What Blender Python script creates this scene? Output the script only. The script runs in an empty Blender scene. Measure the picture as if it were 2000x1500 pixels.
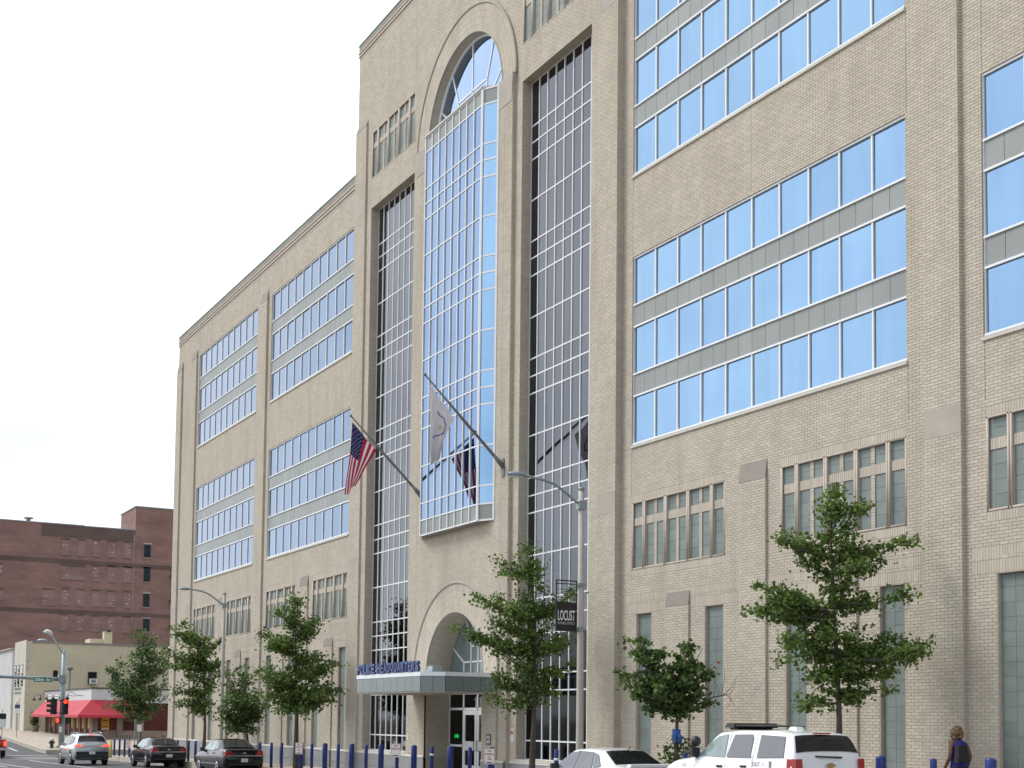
import bpy, bmesh, math, random
import numpy as np
from mathutils import Matrix, Vector
random.seed(7); rng = np.random.default_rng(11)
scene = bpy.context.scene
COL = scene.collection
R = math.radians

# ------------------------------------------------------------------ camera
CAM = Vector((0.0, -20.594, 2.2))
yaw, tilt, roll = R(-61.05), R(3.579), R(0.6293)
fw = Vector((math.sin(yaw) * math.cos(tilt), math.cos(yaw) * math.cos(tilt), math.sin(tilt)))
rt = Vector((math.cos(yaw), -math.sin(yaw), 0))
up = rt.cross(fw)
r2 = math.cos(roll) * rt + math.sin(roll) * up
u2 = -math.sin(roll) * rt + math.cos(roll) * up
cd = bpy.data.cameras.new('camera')
cam = bpy.data.objects.new('camera', cd); COL.objects.link(cam)
cam.matrix_world = Matrix(((r2.x, u2.x, -fw.x, CAM.x), (r2.y, u2.y, -fw.y, CAM.y), (r2.z, u2.z, -fw.z, CAM.z), (0, 0, 0, 1)))
cd.sensor_width = 36; cd.lens = 2600 / 2000 * 36
cd.shift_y = 0.2462
cd.clip_start = 0.1; cd.clip_end = 6000
scene.camera = cam

# ------------------------------------------------------------------ sky and sun
SUN_EL, SUN_AZ = R(50), R(222)          # azimuth measured clockwise from +Y
w = bpy.data.worlds.new('World'); scene.world = w; w.use_nodes = True
nt = w.node_tree; N = nt.nodes; L = nt.links
bg = N['Background']
sky = N.new('ShaderNodeTexSky'); sky.sky_type = 'NISHITA'; sky.sun_disc = False
sky.sun_elevation = SUN_EL; sky.sun_rotation = SUN_AZ; sky.air_density = 1.0; sky.dust_density = 2.0
tc = N.new('ShaderNodeTexCoord')
mp = N.new('ShaderNodeMapping'); mp.inputs['Scale'].default_value = (1.0, 1.0, 2.2)
mp.inputs['Location'].default_value = (0.4, 0.9, 0.3)
L.new(tc.outputs['Generated'], mp.inputs['Vector'])
nz = N.new('ShaderNodeTexNoise'); nz.inputs['Scale'].default_value = 2.1; nz.inputs['Detail'].default_value = 7
nz.inputs['Roughness'].default_value = 0.55
L.new(mp.outputs['Vector'], nz.inputs['Vector'])
cr = N.new('ShaderNodeValToRGB')
cr.color_ramp.elements[0].position = 0.42; cr.color_ramp.elements[0].color = (0.30, 0.30, 0.30, 1)
cr.color_ramp.elements[1].position = 0.585; cr.color_ramp.elements[1].color = (1, 1, 1, 1)
dt = N.new('ShaderNodeVectorMath'); dt.operation = 'DOT_PRODUCT'; dt.inputs[1].default_value = (-0.075, 0.03, 0.0)   # cloud thickens to the west
L.new(tc.outputs['Generated'], dt.inputs[0])
ad_ = N.new('ShaderNodeMath'); ad_.operation = 'ADD'; L.new(nz.outputs['Fac'], ad_.inputs[0]); L.new(dt.outputs['Value'], ad_.inputs[1])
L.new(ad_.outputs['Value'], cr.inputs['Fac'])
mx = N.new('ShaderNodeMix'); mx.data_type = 'RGBA'
L.new(cr.outputs['Color'], mx.inputs['Factor'])
L.new(sky.outputs['Color'], mx.inputs['A'])
mx.inputs['B'].default_value = (10.3, 10.7, 11.2, 1)
L.new(mx.outputs['Result'], bg.inputs['Color'])
bg.inputs['Strength'].default_value = 0.1

sd = bpy.data.lights.new('sun', 'SUN'); sd.energy = 1.5; sd.angle = R(18); sd.color = (1, 0.97, 0.93)
so = bpy.data.objects.new('sun', sd); COL.objects.link(so)
sdir = Vector((math.sin(SUN_AZ) * math.cos(SUN_EL), math.cos(SUN_AZ) * math.cos(SUN_EL), math.sin(SUN_EL)))
so.rotation_euler = sdir.to_track_quat('Z', 'Y').to_euler()
so.location = (0, -30, 60)

scene.view_settings.view_transform = 'Standard'; scene.view_settings.look = 'None'
scene.view_settings.exposure = 0.66; scene.view_settings.gamma = 1.0
scene.view_settings.use_curve_mapping = False
scene.cycles.use_denoising = True
scene.cycles.max_bounces = 6; scene.cycles.diffuse_bounces = 3; scene.cycles.glossy_bounces = 3
scene.cycles.transparent_max_bounces = 4; scene.cycles.transmission_bounces = 2

# ------------------------------------------------------------------ ground profile
KN = [(-900, 1.5), (-260, .9), (-134, .6), (-110, .3), (-98, -.15), (-94, -.22), (-87, -.30), (-80, -.26), (60, 1.49), (900, 9.0)]
KX = [k[0] for k in KN]; KZ = [k[1] for k in KN]
def zg(x): return float(np.interp(x, KX, KZ))
ROAD = -0.28

# ------------------------------------------------------------------ materials
M = {}
def mat(name, c, rough=0.7, metal=0.0, var=0.12, scale=3.0, bump=0.0, bscale=60.0, coat=0.0, island=0.0, objrand=0.0,
        emit=None, spec=0.5, stain=0.0, stainc=(0.3, 0.24, 0.2), stretch=None, transl=0.0):
    m = bpy.data.materials.new(name); m.use_nodes = True; M[name] = m
    n = m.node_tree.nodes; l = m.node_tree.links; b = n['Principled BSDF']
    b.inputs['Roughness'].default_value = rough; b.inputs['Metallic'].default_value = metal
    b.inputs['Specular IOR Level'].default_value = spec
    if coat: b.inputs['Coat Weight'].default_value = coat; b.inputs['Coat Roughness'].default_value = 0.05
    geo = n.new('ShaderNodeNewGeometry')
    vec = geo.outputs['Position']
    if stretch:
        ms = n.new('ShaderNodeMapping'); ms.inputs['Scale'].default_value = stretch; l.new(vec, ms.inputs['Vector']); vec = ms.outputs['Vector']
    nzz = n.new('ShaderNodeTexNoise'); nzz.inputs['Scale'].default_value = scale; nzz.inputs['Detail'].default_value = 5
    l.new(vec, nzz.inputs['Vector'])
    f = nzz.outputs['Fac']
    mr = n.new('ShaderNodeMapRange'); mr.inputs['From Min'].default_value = 0.25; mr.inputs['From Max'].default_value = 0.75
    mr.inputs['To Min'].default_value = 1 - var; mr.inputs['To Max'].default_value = 1 + var
    l.new(f, mr.inputs['Value']); fac = mr.outputs['Result']
    if island or objrand:
        if island:
            src = geo.outputs['Random Per Island']; amt = island
        else:
            oi = n.new('ShaderNodeObjectInfo'); src = oi.outputs['Random']; amt = objrand
        m2 = n.new('ShaderNodeMapRange'); m2.inputs['To Min'].default_value = 1 - amt; m2.inputs['To Max'].default_value = 1 + amt
        l.new(src, m2.inputs['Value'])
        mu = n.new('ShaderNodeMath'); mu.operation = 'MULTIPLY'; l.new(fac, mu.inputs[0]); l.new(m2.outputs['Result'], mu.inputs[1]); fac = mu.outputs['Value']
    vm = n.new('ShaderNodeVectorMath'); vm.operation = 'SCALE'; vm.inputs[0].default_value = c[:3]; l.new(fac, vm.inputs['Scale'])
    colr = vm.outputs['Vector']
    if stain:
        n3 = n.new('ShaderNodeTexNoise'); n3.inputs['Scale'].default_value = 0.55; n3.inputs['Detail'].default_value = 6; n3.inputs['Roughness'].default_value = 0.65
        ms = n.new('ShaderNodeMapping'); ms.inputs['Scale'].default_value = (2.2, 2.2, 0.42); l.new(geo.outputs['Position'], ms.inputs['Vector']); l.new(ms.outputs['Vector'], n3.inputs['Vector'])
        r3 = n.new('ShaderNodeMapRange'); r3.inputs['From Min'].default_value = 0.48; r3.inputs['From Max'].default_value = 0.75
        r3.inputs['To Max'].default_value = stain; l.new(n3.outputs['Fac'], r3.inputs['Value'])
        mm = n.new('ShaderNodeMix'); mm.data_type = 'RGBA'; l.new(r3.outputs['Result'], mm.inputs['Factor']); l.new(colr, mm.inputs['A']); mm.inputs['B'].default_value = (*stainc, 1)
        colr = mm.outputs['Result']
    l.new(colr, b.inputs['Base Color'])
    if bump:
        nb = n.new('ShaderNodeTexNoise'); nb.inputs['Scale'].default_value = bscale; nb.inputs['Detail'].default_value = 4
        l.new(geo.outputs['Position'], nb.inputs['Vector'])
        bp = n.new('ShaderNodeBump'); bp.inputs['Strength'].default_value = bump; bp.inputs['Distance'].default_value = 0.01
        l.new(nb.outputs['Fac'], bp.inputs['Height']); l.new(bp.outputs['Normal'], b.inputs['Normal'])
    if emit:
        b.inputs['Emission Color'].default_value = (*emit[:3], 1); b.inputs['Emission Strength'].default_value = emit[3]
    if transl:
        tr = n.new('ShaderNodeBsdfTranslucent'); l.new(colr, tr.inputs['Color'])
        mxs = n.new('ShaderNodeMixShader'); mxs.inputs['Fac'].default_value = transl
        l.new(b.outputs['BSDF'], mxs.inputs[1]); l.new(tr.outputs['BSDF'], mxs.inputs[2]); l.new(mxs.outputs['Shader'], n['Material Output'].inputs['Surface'])
    return m
def brick_tex(name, c1, c2, mort, bw=0.2, bh=0.0677, axis='y', var=0.25, band=None):
    """far brick walls, too small in the picture to lay brick by brick"""
    m = bpy.data.materials.new(name); m.use_nodes = True; M[name] = m
    n = m.node_tree.nodes; l = m.node_tree.links; b = n['Principled BSDF']; b.inputs['Roughness'].default_value = 0.9
    geo = n.new('ShaderNodeNewGeometry'); sp = n.new('ShaderNodeSeparateXYZ'); l.new(geo.outputs['Position'], sp.inputs[0])
    ad = n.new('ShaderNodeMath'); ad.operation = 'ADD'; l.new(sp.outputs['X'], ad.inputs[0]); l.new(sp.outputs['Y'], ad.inputs[1])
    cb = n.new('ShaderNodeCombineXYZ'); l.new(ad.outputs[0], cb.inputs['X']); l.new(sp.outputs['Z'], cb.inputs['Y'])
    bt = n.new('ShaderNodeTexBrick'); bt.inputs['Scale'].default_value = 1.0; bt.inputs['Brick Width'].default_value = bw; bt.inputs['Row Height'].default_value = bh
    bt.inputs['Mortar Size'].default_value = 0.006; bt.inputs['Color1'].default_value = (*c1, 1); bt.inputs['Color2'].default_value = (*c2, 1); bt.inputs['Mortar'].default_value = (*mort, 1)
    l.new(cb.outputs[0], bt.inputs['Vector'])
    n2 = n.new('ShaderNodeTexNoise'); n2.inputs['Scale'].default_value = 0.25; n2.inputs['Detail'].default_value = 9; n2.inputs['Roughness'].default_value = 0.7
    mp2 = n.new('ShaderNodeMapping'); mp2.inputs['Scale'].default_value = (1, 1, 3.0); l.new(geo.outputs['Position'], mp2.inputs['Vector']); l.new(mp2.outputs[0], n2.inputs['Vector'])
    mr = n.new('ShaderNodeMapRange'); mr.inputs['From Min'].default_value = .3; mr.inputs['From Max'].default_value = .7; mr.inputs['To Min'].default_value = 1 - var; mr.inputs['To Max'].default_value = 1 + var
    l.new(n2.outputs['Fac'], mr.inputs['Value'])
    vm = n.new('ShaderNodeVectorMath'); vm.operation = 'SCALE'; l.new(bt.outputs['Color'], vm.inputs[0]); l.new(mr.outputs['Result'], vm.inputs['Scale'])
    l.new(vm.outputs['Vector'], b.inputs['Base Color'])
    return m
def glass(name, c, rough=0.02, var=0.04, stretch=(1.2, 1.2, 0.12), scale=2.0):
    m = mat(name, c, rough, 1.0, var, scale, stretch=stretch, objrand=0.045, bump=0.035, bscale=1.1)
    return m

BR = (0.485, 0.437, 0.360)
mat('brick', BR, 0.9, var=0.06, scale=1.2, island=0.085, bump=0.15, bscale=90, stain=0.75, stainc=(0.385, 0.338, 0.272), spec=0.25)
mat('brick_one', BR, 0.9, var=0.06, scale=1.2, objrand=0.085, bump=0.15, bscale=90, stain=0.75, stainc=(0.385, 0.338, 0.272), spec=0.25)
mat('mortar', (0.385, 0.348, 0.288), 0.95, var=0.1, scale=2, spec=0.2)
mat('stone', (0.37, 0.335, 0.29), 0.85, var=0.12, scale=1.5, bump=0.1)
mat('stone_dark', (0.255, 0.228, 0.198), 0.85, var=0.15, scale=1.5)
mat('tube', (0.47, 0.40, 0.335), 0.7, var=0.1, scale=6)
mat('flashing', (0.28, 0.55, 0.47), 0.5, var=0.15)
mat('alu', (0.72, 0.74, 0.76), 0.35, 0.0, var=0.05, scale=2)
mat('sill', (0.50, 0.48, 0.43), 0.6, var=0.1, scale=3)
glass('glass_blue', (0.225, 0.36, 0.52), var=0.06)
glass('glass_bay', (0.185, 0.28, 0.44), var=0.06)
glass('glass_far', (0.150, 0.215, 0.32), var=0.06)  # left wing's copy of the blue glass; its grazing sky reflection is tinted in
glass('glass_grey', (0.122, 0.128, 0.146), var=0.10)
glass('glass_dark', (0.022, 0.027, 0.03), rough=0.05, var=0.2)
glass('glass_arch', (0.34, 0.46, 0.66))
glass('glass_door', (0.04, 0.05, 0.048), rough=0.04)
mat('fan_glass', (0.15, 0.20, 0.195), 0.15, var=0.25, scale=1.5, spec=0.8)
mat('dark_backing', (0.03, 0.035, 0.045), 0.6)
mat('spandrel', (0.245, 0.265, 0.255), 0.45, var=0.1, scale=1.0, objrand=0.06)
mat('block', (0.172, 0.208, 0.195), 0.5, var=0.16, scale=2.2, objrand=0.08)
mat('block_many', (0.172, 0.208, 0.195), 0.5, var=0.16, scale=2.2, island=0.08)
mat('joint', (0.42, 0.46, 0.45), 0.8, var=0.1)
mat('granite', (0.24, 0.245, 0.25), 0.5, var=0.12, scale=9, objrand=0.07, bump=0.05, bscale=200)
mat('canopy_panel', (0.17, 0.205, 0.20), 0.3, 0.2, var=0.08, scale=1.2, objrand=0.06)
mat('soffit', (0.42, 0.39, 0.34), 0.7)
mat('letter_blue', (0.045, 0.07, 0.20), 0.4, var=0.15, scale=5)
mat('letter_back', (0.5, 0.52, 0.58), 0.5)
mat('white_paint', (0.78, 0.78, 0.76), 0.6, var=0.06)
mat('black', (0.012, 0.012, 0.013), 0.5, var=0.1)
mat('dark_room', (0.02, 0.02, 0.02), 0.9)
mat('red_glow', (0.5, 0.02, 0.01), 0.4, emit=(1.0, 0.03, 0.01, 2.5))
mat('green_neon', (0.0, 0.4, 0.1), 0.4, emit=(0.02, 0.9, 0.18, 0.5))
mat('tail_lit', (0.55, 0.03, 0.02), 0.2, emit=(1.0, 0.06, 0.03, 1.6))
mat('tail', (0.36, 0.012, 0.015), 0.12, coat=0.6, var=0.25, scale=14)
mat('sign_red', (0.5, 0.03, 0.03), 0.5)
mat('sign_green', (0.0, 0.16, 0.09), 0.4)
mat('plaque', (0.045, 0.045, 0.05), 0.4)
mat('sidewalk', (0.40, 0.335, 0.26), 0.92, var=0.16, scale=1.6, bump=0.15, bscale=50, stain=0.4, stainc=(0.26, 0.22, 0.18))
mat('kerb', (0.42, 0.38, 0.31), 0.9, var=0.15, scale=3)
mat('asphalt', (0.075, 0.075, 0.078), 0.88, var=0.18, scale=0.8, bump=0.3, bscale=70, stain=0.5, stainc=(0.11, 0.108, 0.105))
mat('road_paint', (0.62, 0.62, 0.6), 0.8, var=0.25, scale=5)
mat('ground', (0.16, 0.15, 0.12), 0.95, var=0.3, scale=0.2)
mat('bollard', (0.011, 0.029, 0.17), 0.4, var=0.18, scale=7)
mat('yellow', (0.62, 0.50, 0.10), 0.5, var=0.12)
mat('pole_conc', (0.40, 0.37, 0.33), 0.75, var=0.12, scale=4)
mat('galv', (0.26, 0.31, 0.33), 0.45, 0.3, var=0.15, scale=4)
mat('pole_dark', (0.17, 0.18, 0.17), 0.5, 0.3)
mat('lens', (0.55, 0.57, 0.56), 0.2)
mat('bark', (0.085, 0.07, 0.058), 0.95, var=0.3, scale=9, bump=0.6, bscale=30)
mat('bark_grey', (0.14, 0.13, 0.115), 0.95, var=0.3, scale=9, bump=0.6, bscale=30)
def leafmat(name, c, isl): mat(name, c, 0.55, var=0.25, scale=1.3, island=isl, transl=0.38, spec=0.35)
leafmat('leaf', (0.120, 0.188, 0.042), 0.55)
leafmat('leaf_maple', (0.092, 0.148, 0.040), 0.55)
leafmat('leaf_far', (0.105, 0.162, 0.052), 0.5)
mat('leaf_red', (0.32, 0.05, 0.03), 0.6)
mat('ribbon', (0.02, 0.09, 0.36), 0.5)
mat('car_white', (0.78, 0.79, 0.80), 0.25, var=0.02, coat=0.8)
mat('car_black', (0.007, 0.0075, 0.009), 0.16, var=0.1, spec=0.45, coat=0.25)
mat('car_silver', (0.40, 0.41, 0.42), 0.28, 0.6, var=0.03, coat=0.8)
mat('car_red', (0.20, 0.012, 0.012), 0.22, var=0.05, coat=0.9)
mat('car_glass', (0.012, 0.014, 0.015), 0.06, var=0.3, spec=0.35)
mat('car_glass_grey', (0.15, 0.155, 0.17), 0.06, var=0.1, spec=0.6)
mat('car_glass_green', (0.22, 0.28, 0.28), 0.06, var=0.2, spec=0.6)
mat('tyre', (0.014, 0.014, 0.015), 0.8)
mat('rim', (0.5, 0.5, 0.52), 0.3, 0.7)
mat('chrome', (0.62, 0.63, 0.65), 0.15, 0.9)
mat('plastic', (0.02, 0.02, 0.022), 0.5)
mat('plate', (0.6, 0.62, 0.64), 0.4, var=0.2, scale=22)
mat('gold', (0.45, 0.30, 0.10), 0.35, 0.6)
mat('flag_red', (0.42, 0.012, 0.03), 0.8, transl=0.2); mat('flag_white', (0.70, 0.68, 0.72), 0.8, transl=0.2); mat('flag_blue', (0.022, 0.022, 0.09), 0.8, transl=0.15)
mat('cloth_white', (0.62, 0.60, 0.62), 0.85, var=0.06, transl=0.2); mat('emblem_blue', (0.05, 0.04, 0.30), 0.8); mat('emblem_gold', (0.5, 0.5, 0.2), 0.8)
brick_tex('brick_red', (0.26, 0.142, 0.116), (0.22, 0.115, 0.096), (0.20, 0.15, 0.135), var=0.28)
brick_tex('brick_fill', (0.265, 0.155, 0.135), (0.225, 0.128, 0.112), (0.25, 0.19, 0.175), var=0.3)
brick_tex('brick_band', (0.125, 0.078, 0.062), (0.095, 0.064, 0.055), (0.12, 0.09, 0.08), var=0.35)
brick_tex('brick_yellow', (0.58, 0.505, 0.345), (0.53, 0.46, 0.31), (0.52, 0.46, 0.34), var=0.1)
brick_tex('brick_low', (0.30, 0.25, 0.2), (0.22, 0.17, 0.14), (0.33, 0.3, 0.26), bw=0.4, bh=0.2, var=0.3)
mat('pale_block', (0.5, 0.5, 0.49), 0.85, var=0.12, scale=0.6)
mat('limestone', (0.50, 0.475, 0.40), 0.85, var=0.1, scale=0.8)
mat('awning', (0.44, 0.024, 0.045), 0.6, var=0.06, scale=1.5)
mat('fascia', (0.55, 0.56, 0.57), 0.7, var=0.06)
mat('maroon', (0.14, 0.026, 0.016), 0.8, var=0.15, scale=1)
mat('maroon_dark', (0.085, 0.02, 0.014), 0.85, var=0.15, scale=1)
mat('poster', (0.62, 0.36, 0.03), 0.6, var=0.1, scale=3)
mat('skin', (0.30, 0.15, 0.10), 0.6); mat('skin_dark', (0.11, 0.045, 0.032), 0.6); mat('hair', (0.15, 0.085, 0.036), 0.6, var=0.35, scale=25, island=0.45); mat('top_blue', (0.012, 0.014, 0.17), 0.8, var=0.2, scale=8); mat('trousers', (0.012, 0.013, 0.018), 0.8)

# ------------------------------------------------------------------ mesh helpers
class MB:
    def __init__(s): s.v = []; s.f = []; s.m = []; s.mi = 0
    def quad(s, a, b, c, d):
        i = len(s.v); s.v += [tuple(a), tuple(b), tuple(c), tuple(d)]; s.f.append((i, i + 1, i + 2, i + 3)); s.m.append(s.mi)
    def poly(s, pts):
        i = len(s.v); s.v += [tuple(p) for p in pts]; s.f.append(tuple(range(i, i + len(pts)))); s.m.append(s.mi)
    def box(s, x0, x1, y0, y1, z0, z1):
        i = len(s.v)
        s.v += [(x0, y0, z0), (x1, y0, z0), (x1, y1, z0), (x0, y1, z0), (x0, y0, z1), (x1, y0, z1), (x1, y1, z1), (x0, y1, z1)]
        for q in ((0, 3, 2, 1), (4, 5, 6, 7), (0, 1, 5, 4), (1, 2, 6, 5), (2, 3, 7, 6), (3, 0, 4, 7)):
            s.f.append(tuple(i + k for k in q)); s.m.append(s.mi)
    def hexa(s, p):   # 8 points: bottom loop, top loop
        i = len(s.v); s.v += [tuple(q) for q in p]
        for q in ((0, 3, 2, 1), (4, 5, 6, 7), (0, 1, 5, 4), (1, 2, 6, 5), (2, 3, 7, 6), (3, 0, 4, 7)):
            s.f.append(tuple(i + k for k in q)); s.m.append(s.mi)
    def prism(s, pts, off):   # polygon extruded by vector off
        n = len(pts); i = len(s.v); o = Vector(off)
        s.v += [tuple(p) for p in pts] + [tuple(Vector(p) + o) for p in pts]
        s.f.append(tuple(range(i, i + n))[::-1]); s.f.append(tuple(range(i + n, i + 2 * n))); s.m += [s.mi] * 2
        for k in range(n):
            j = (k + 1) % n; s.f.append((i + k, i + j, i + n + j, i + n + k)); s.m.append(s.mi)
    def tube(s, pts, rad, n=8, cap=True):
        pts = [Vector(p) for p in pts]
        if not isinstance(rad, (list, tuple)): rad = [rad] * len(pts)
        base = len(s.v); prev = None
        for k, p in enumerate(pts):
            t = (pts[min(k + 1, len(pts) - 1)] - pts[max(k - 1, 0)]).normalized()
            a = Vector((0, 0, 1)) if abs(t.z) < 0.9 else Vector((1, 0, 0))
            if prev is not None: a = prev
            x = (a - t * a.dot(t)).normalized(); y = t.cross(x); prev = x
            for j in range(n):
                an = 2 * math.pi * j / n
                s.v.append(tuple(p + (x * math.cos(an) + y * math.sin(an)) * rad[k]))
        for k in range(len(pts) - 1):
            for j in range(n):
                a0 = base + k * n + j; a1 = base + k * n + (j + 1) % n
                s.f.append((a0, a1, a1 + n, a0 + n)); s.m.append(s.mi)
        if cap:
            s.f.append(tuple(base + j for j in range(n))[::-1]); s.m.append(s.mi)
            e = base + (len(pts) - 1) * n; s.f.append(tuple(e + j for j in range(n))); s.m.append(s.mi)
    def lathe(s, prof, n=16, c=(0, 0, 0), axis='z'):   # prof: (r, h)
        base = len(s.v)
        for r, h in prof:
            for j in range(n):
                a = 2 * math.pi * j / n; q = (r * math.cos(a), r * math.sin(a), h)
                if axis == 'y': q = (q[0], q[2], q[1])
                if axis == 'x': q = (q[2], q[0], q[1])
                s.v.append((q[0] + c[0], q[1] + c[1], q[2] + c[2]))
        for k in range(len(prof) - 1):
            for j in range(n):
                a0 = base + k * n + j; a1 = base + k * n + (j + 1) % n
                s.f.append((a0, a1, a1 + n, a0 + n)); s.m.append(s.mi)
        s.f.append(tuple(base + j for j in range(n))[::-1]); s.m.append(s.mi)
        e = base + (len(prof) - 1) * n; s.f.append(tuple(e + j for j in range(n))); s.m.append(s.mi)
    def build(s, name, mats, parent=None, smooth=False, loc=None):
        me = bpy.data.meshes.new(name); me.from_pydata(s.v, [], s.f)
        ms = mats if isinstance(mats, (list, tuple)) else [mats]
        for q in ms: me.materials.append(M[q])
        if len(ms) > 1: me.polygons.foreach_set('material_index', s.m)
        me.polygons.foreach_set('use_smooth', [bool(smooth)] * len(me.polygons))
        me.update()
        o = bpy.data.objects.new(name, me); COL.objects.link(o)
        if loc: o.location = loc
        if parent: o.parent = parent
        return o
def tag(o, label=None, cat=None, group=None, kind=None):
    if label: o['label'] = label
    if cat: o['category'] = cat
    if group: o['group'] = group
    if kind: o['kind'] = kind
    return o
def empty(name, loc=(0, 0, 0), rz=0, rot=None):
    o = bpy.data.objects.new(name, None); COL.objects.link(o); o.location = loc; o.rotation_euler = rot or (0, 0, rz); o.empty_display_size = .2; return o
def inst(name, me, loc, parent=None, rot=None, scale=None):
    o = bpy.data.objects.new(name, me); COL.objects.link(o); o.location = loc
    if rot: o.rotation_euler = rot
    if scale: o.scale = scale
    if parent: o.parent = parent
    return o
def copy_tree(o, parent=None):
    c = o.copy(); COL.objects.link(c)
    if parent: c.parent = parent
    for ch in list(o.children): copy_tree(ch, c)
    return c
def fast_mesh(name, verts, quads, mats, parent=None, mi=None, smooth=False):
    me = bpy.data.meshes.new(name); nv = len(verts); nq = len(quads)
    me.vertices.add(nv); me.vertices.foreach_set('co', np.asarray(verts, np.float32).ravel())
    me.loops.add(nq * 4); me.loops.foreach_set('vertex_index', np.asarray(quads, np.int32).ravel())
    me.polygons.add(nq); me.polygons.foreach_set('loop_start', np.arange(0, nq * 4, 4, dtype=np.int32))
    me.polygons.foreach_set('loop_total', np.full(nq, 4, np.int32))
    for q in (mats if isinstance(mats, (list, tuple)) else [mats]): me.materials.append(M[q])
    if mi is not None: me.polygons.foreach_set('material_index', np.asarray(mi, np.int32))
    me.polygons.foreach_set('use_smooth', np.full(nq, bool(smooth)))
    me.update(calc_edges=True)
    o = bpy.data.objects.new(name, me); COL.objects.link(o)
    if parent: o.parent = parent
    return o
def text_mesh(body, size, extrude=0.0, mat_name='black', space=1.0, bold=0.0):
    cu = bpy.data.curves.new('txt', 'FONT'); cu.body = body; cu.size = size; cu.extrude = extrude; cu.space_character = space; cu.offset = bold
    cu.resolution_u = 3
    o = bpy.data.objects.new('txt', cu); COL.objects.link(o)
    dg = bpy.context.evaluated_depsgraph_get(); me = bpy.data.meshes.new_from_object(o.evaluated_get(dg))
    bpy.data.objects.remove(o); bpy.data.curves.remove(cu)
    me.materials.clear(); me.materials.append(M[mat_name])
    co = np.zeros(len(me.vertices) * 3, np.float32); me.vertices.foreach_get('co', co); co = co.reshape(-1, 3)
    return me, co
def text_on(name, body, height, width, origin, ux, uz, parent, mat_name='black', depth=0.003, bold=0.0):
    """lettering fitted into width x height, lower left at origin, along ux, up uz"""
    me, co = text_mesh(body, 1.0, 0.0, mat_name, bold=bold)
    mn = co.min(0); ex = co.max(0) - mn
    c = (co - mn) / np.array([max(ex[0], 1e-6), max(ex[1], 1e-6), 1])
    ux = Vector(ux); uz = Vector(uz); nn = ux.cross(uz)
    P = np.array(origin)[None] + c[:, :1] * width * np.array(ux)[None] + c[:, 1:2] * height * np.array(uz)[None] + np.array(nn)[None] * depth
    me.vertices.foreach_set('co', P.astype(np.float32).ravel()); me.update()
    o = bpy.data.objects.new(name, me); COL.objects.link(o)
    if parent: o.parent = parent
    return o
# ------------------------------------------------------------------ ground, roads, pavements
def strip(name, x0, x1, y0, y1, dz, m, kind='structure', step=4.0, thick=None, zf=zg):
    xs = sorted(set([x0, x1] + [k for k in KX if x0 < k < x1] + list(np.arange(math.ceil(x0 / step) * step, x1, step))))
    b = MB()
    for a, c in zip(xs[:-1], xs[1:]):
        za, zc = zf(a) + dz, zf(c) + dz
        b.quad((a, y0, za), (c, y0, zc), (c, y1, zc), (a, y1, za))
        if thick:
            b.quad((a, y0, za - thick), (c, y0, zc - thick), (c, y0, zc), (a, y0, za))
            b.quad((a, y1, za), (c, y1, zc), (c, y1, zc - thick), (a, y1, za - thick))
    if thick:
        for x in (x0, x1):
            z = zf(x) + dz; b.quad((x, y0, z - thick), (x, y1, z - thick), (x, y1, z), (x, y0, z))
    o = b.build(name, m); o['kind'] = kind; return o
strip('ground', -900, 900, -900, 900, -0.62, 'ground', step=400)
KERB = -2.6
strip('road', -300, 120, -16.5, -2.0, ROAD, 'asphalt')
strip('cross_street', -94.5, -84.5, -90, -16.5, ROAD, 'asphalt', step=20)
strip('cross_street', -94.5, -84.5, -2.0, 120, ROAD, 'asphalt', step=20)
strip('pavement', -84.2, 60, KERB + .18, 0.6, 0.0, 'sidewalk', thick=.45)
strip('pavement', -84.2, -78.5, 0.6, 60, 0.0, 'sidewalk', thick=.45)
strip('pavement', -300, -94.8, -4.3 + .18, 45, 0.0, 'sidewalk', thick=.45)
strip('pavement', -84.2, 120, -60, -16.7, -0.12, 'sidewalk', thick=.3)
strip('kerb', -84.4, 60, KERB, KERB + .178, 0.003, 'kerb', thick=.4)
strip('kerb', -300, -94.6, -4.3, -4.3 + .178, 0.003, 'kerb', thick=.4)
strip('kerb', -84.4, -84.204, KERB + .18, 40, 0.003, 'kerb', thick=.4)
strip('kerb', -94.796, -94.6, -4.12, 40, 0.003, 'kerb', thick=.4)
def marking(x0, x1, y0, y1): strip('road_marking', x0, x1, y0, y1, ROAD + .006, 'road_paint', step=6)
for a, c, y in ((-84, 40, -7.05), (-84, 40, -9.75)): marking(a, c, y - .06, y + .06)
for k in range(12): marking(-72 + 9 * k, -69 + 9 * k, -10.55, -10.43)
for k in range(10): marking(-99.5 - 9 * k, -102.5 - 9 * k + .01, -5.6, -5.48) if False else marking(-102.5 - 9 * k, -98.5 - 9 * k, -5.62, -5.48)
marking(-160, -97, -7.5, -7.38)
for y0, y1 in ((-16, -10.4), (-10.2, -7.4), (-7.2, -4.6)):
    marking(-92.3, -92.0, y0, y1); marking(-89.6, -89.3, y0, y1)
marking(-87.3, -86.8, -16, -4.2)

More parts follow.
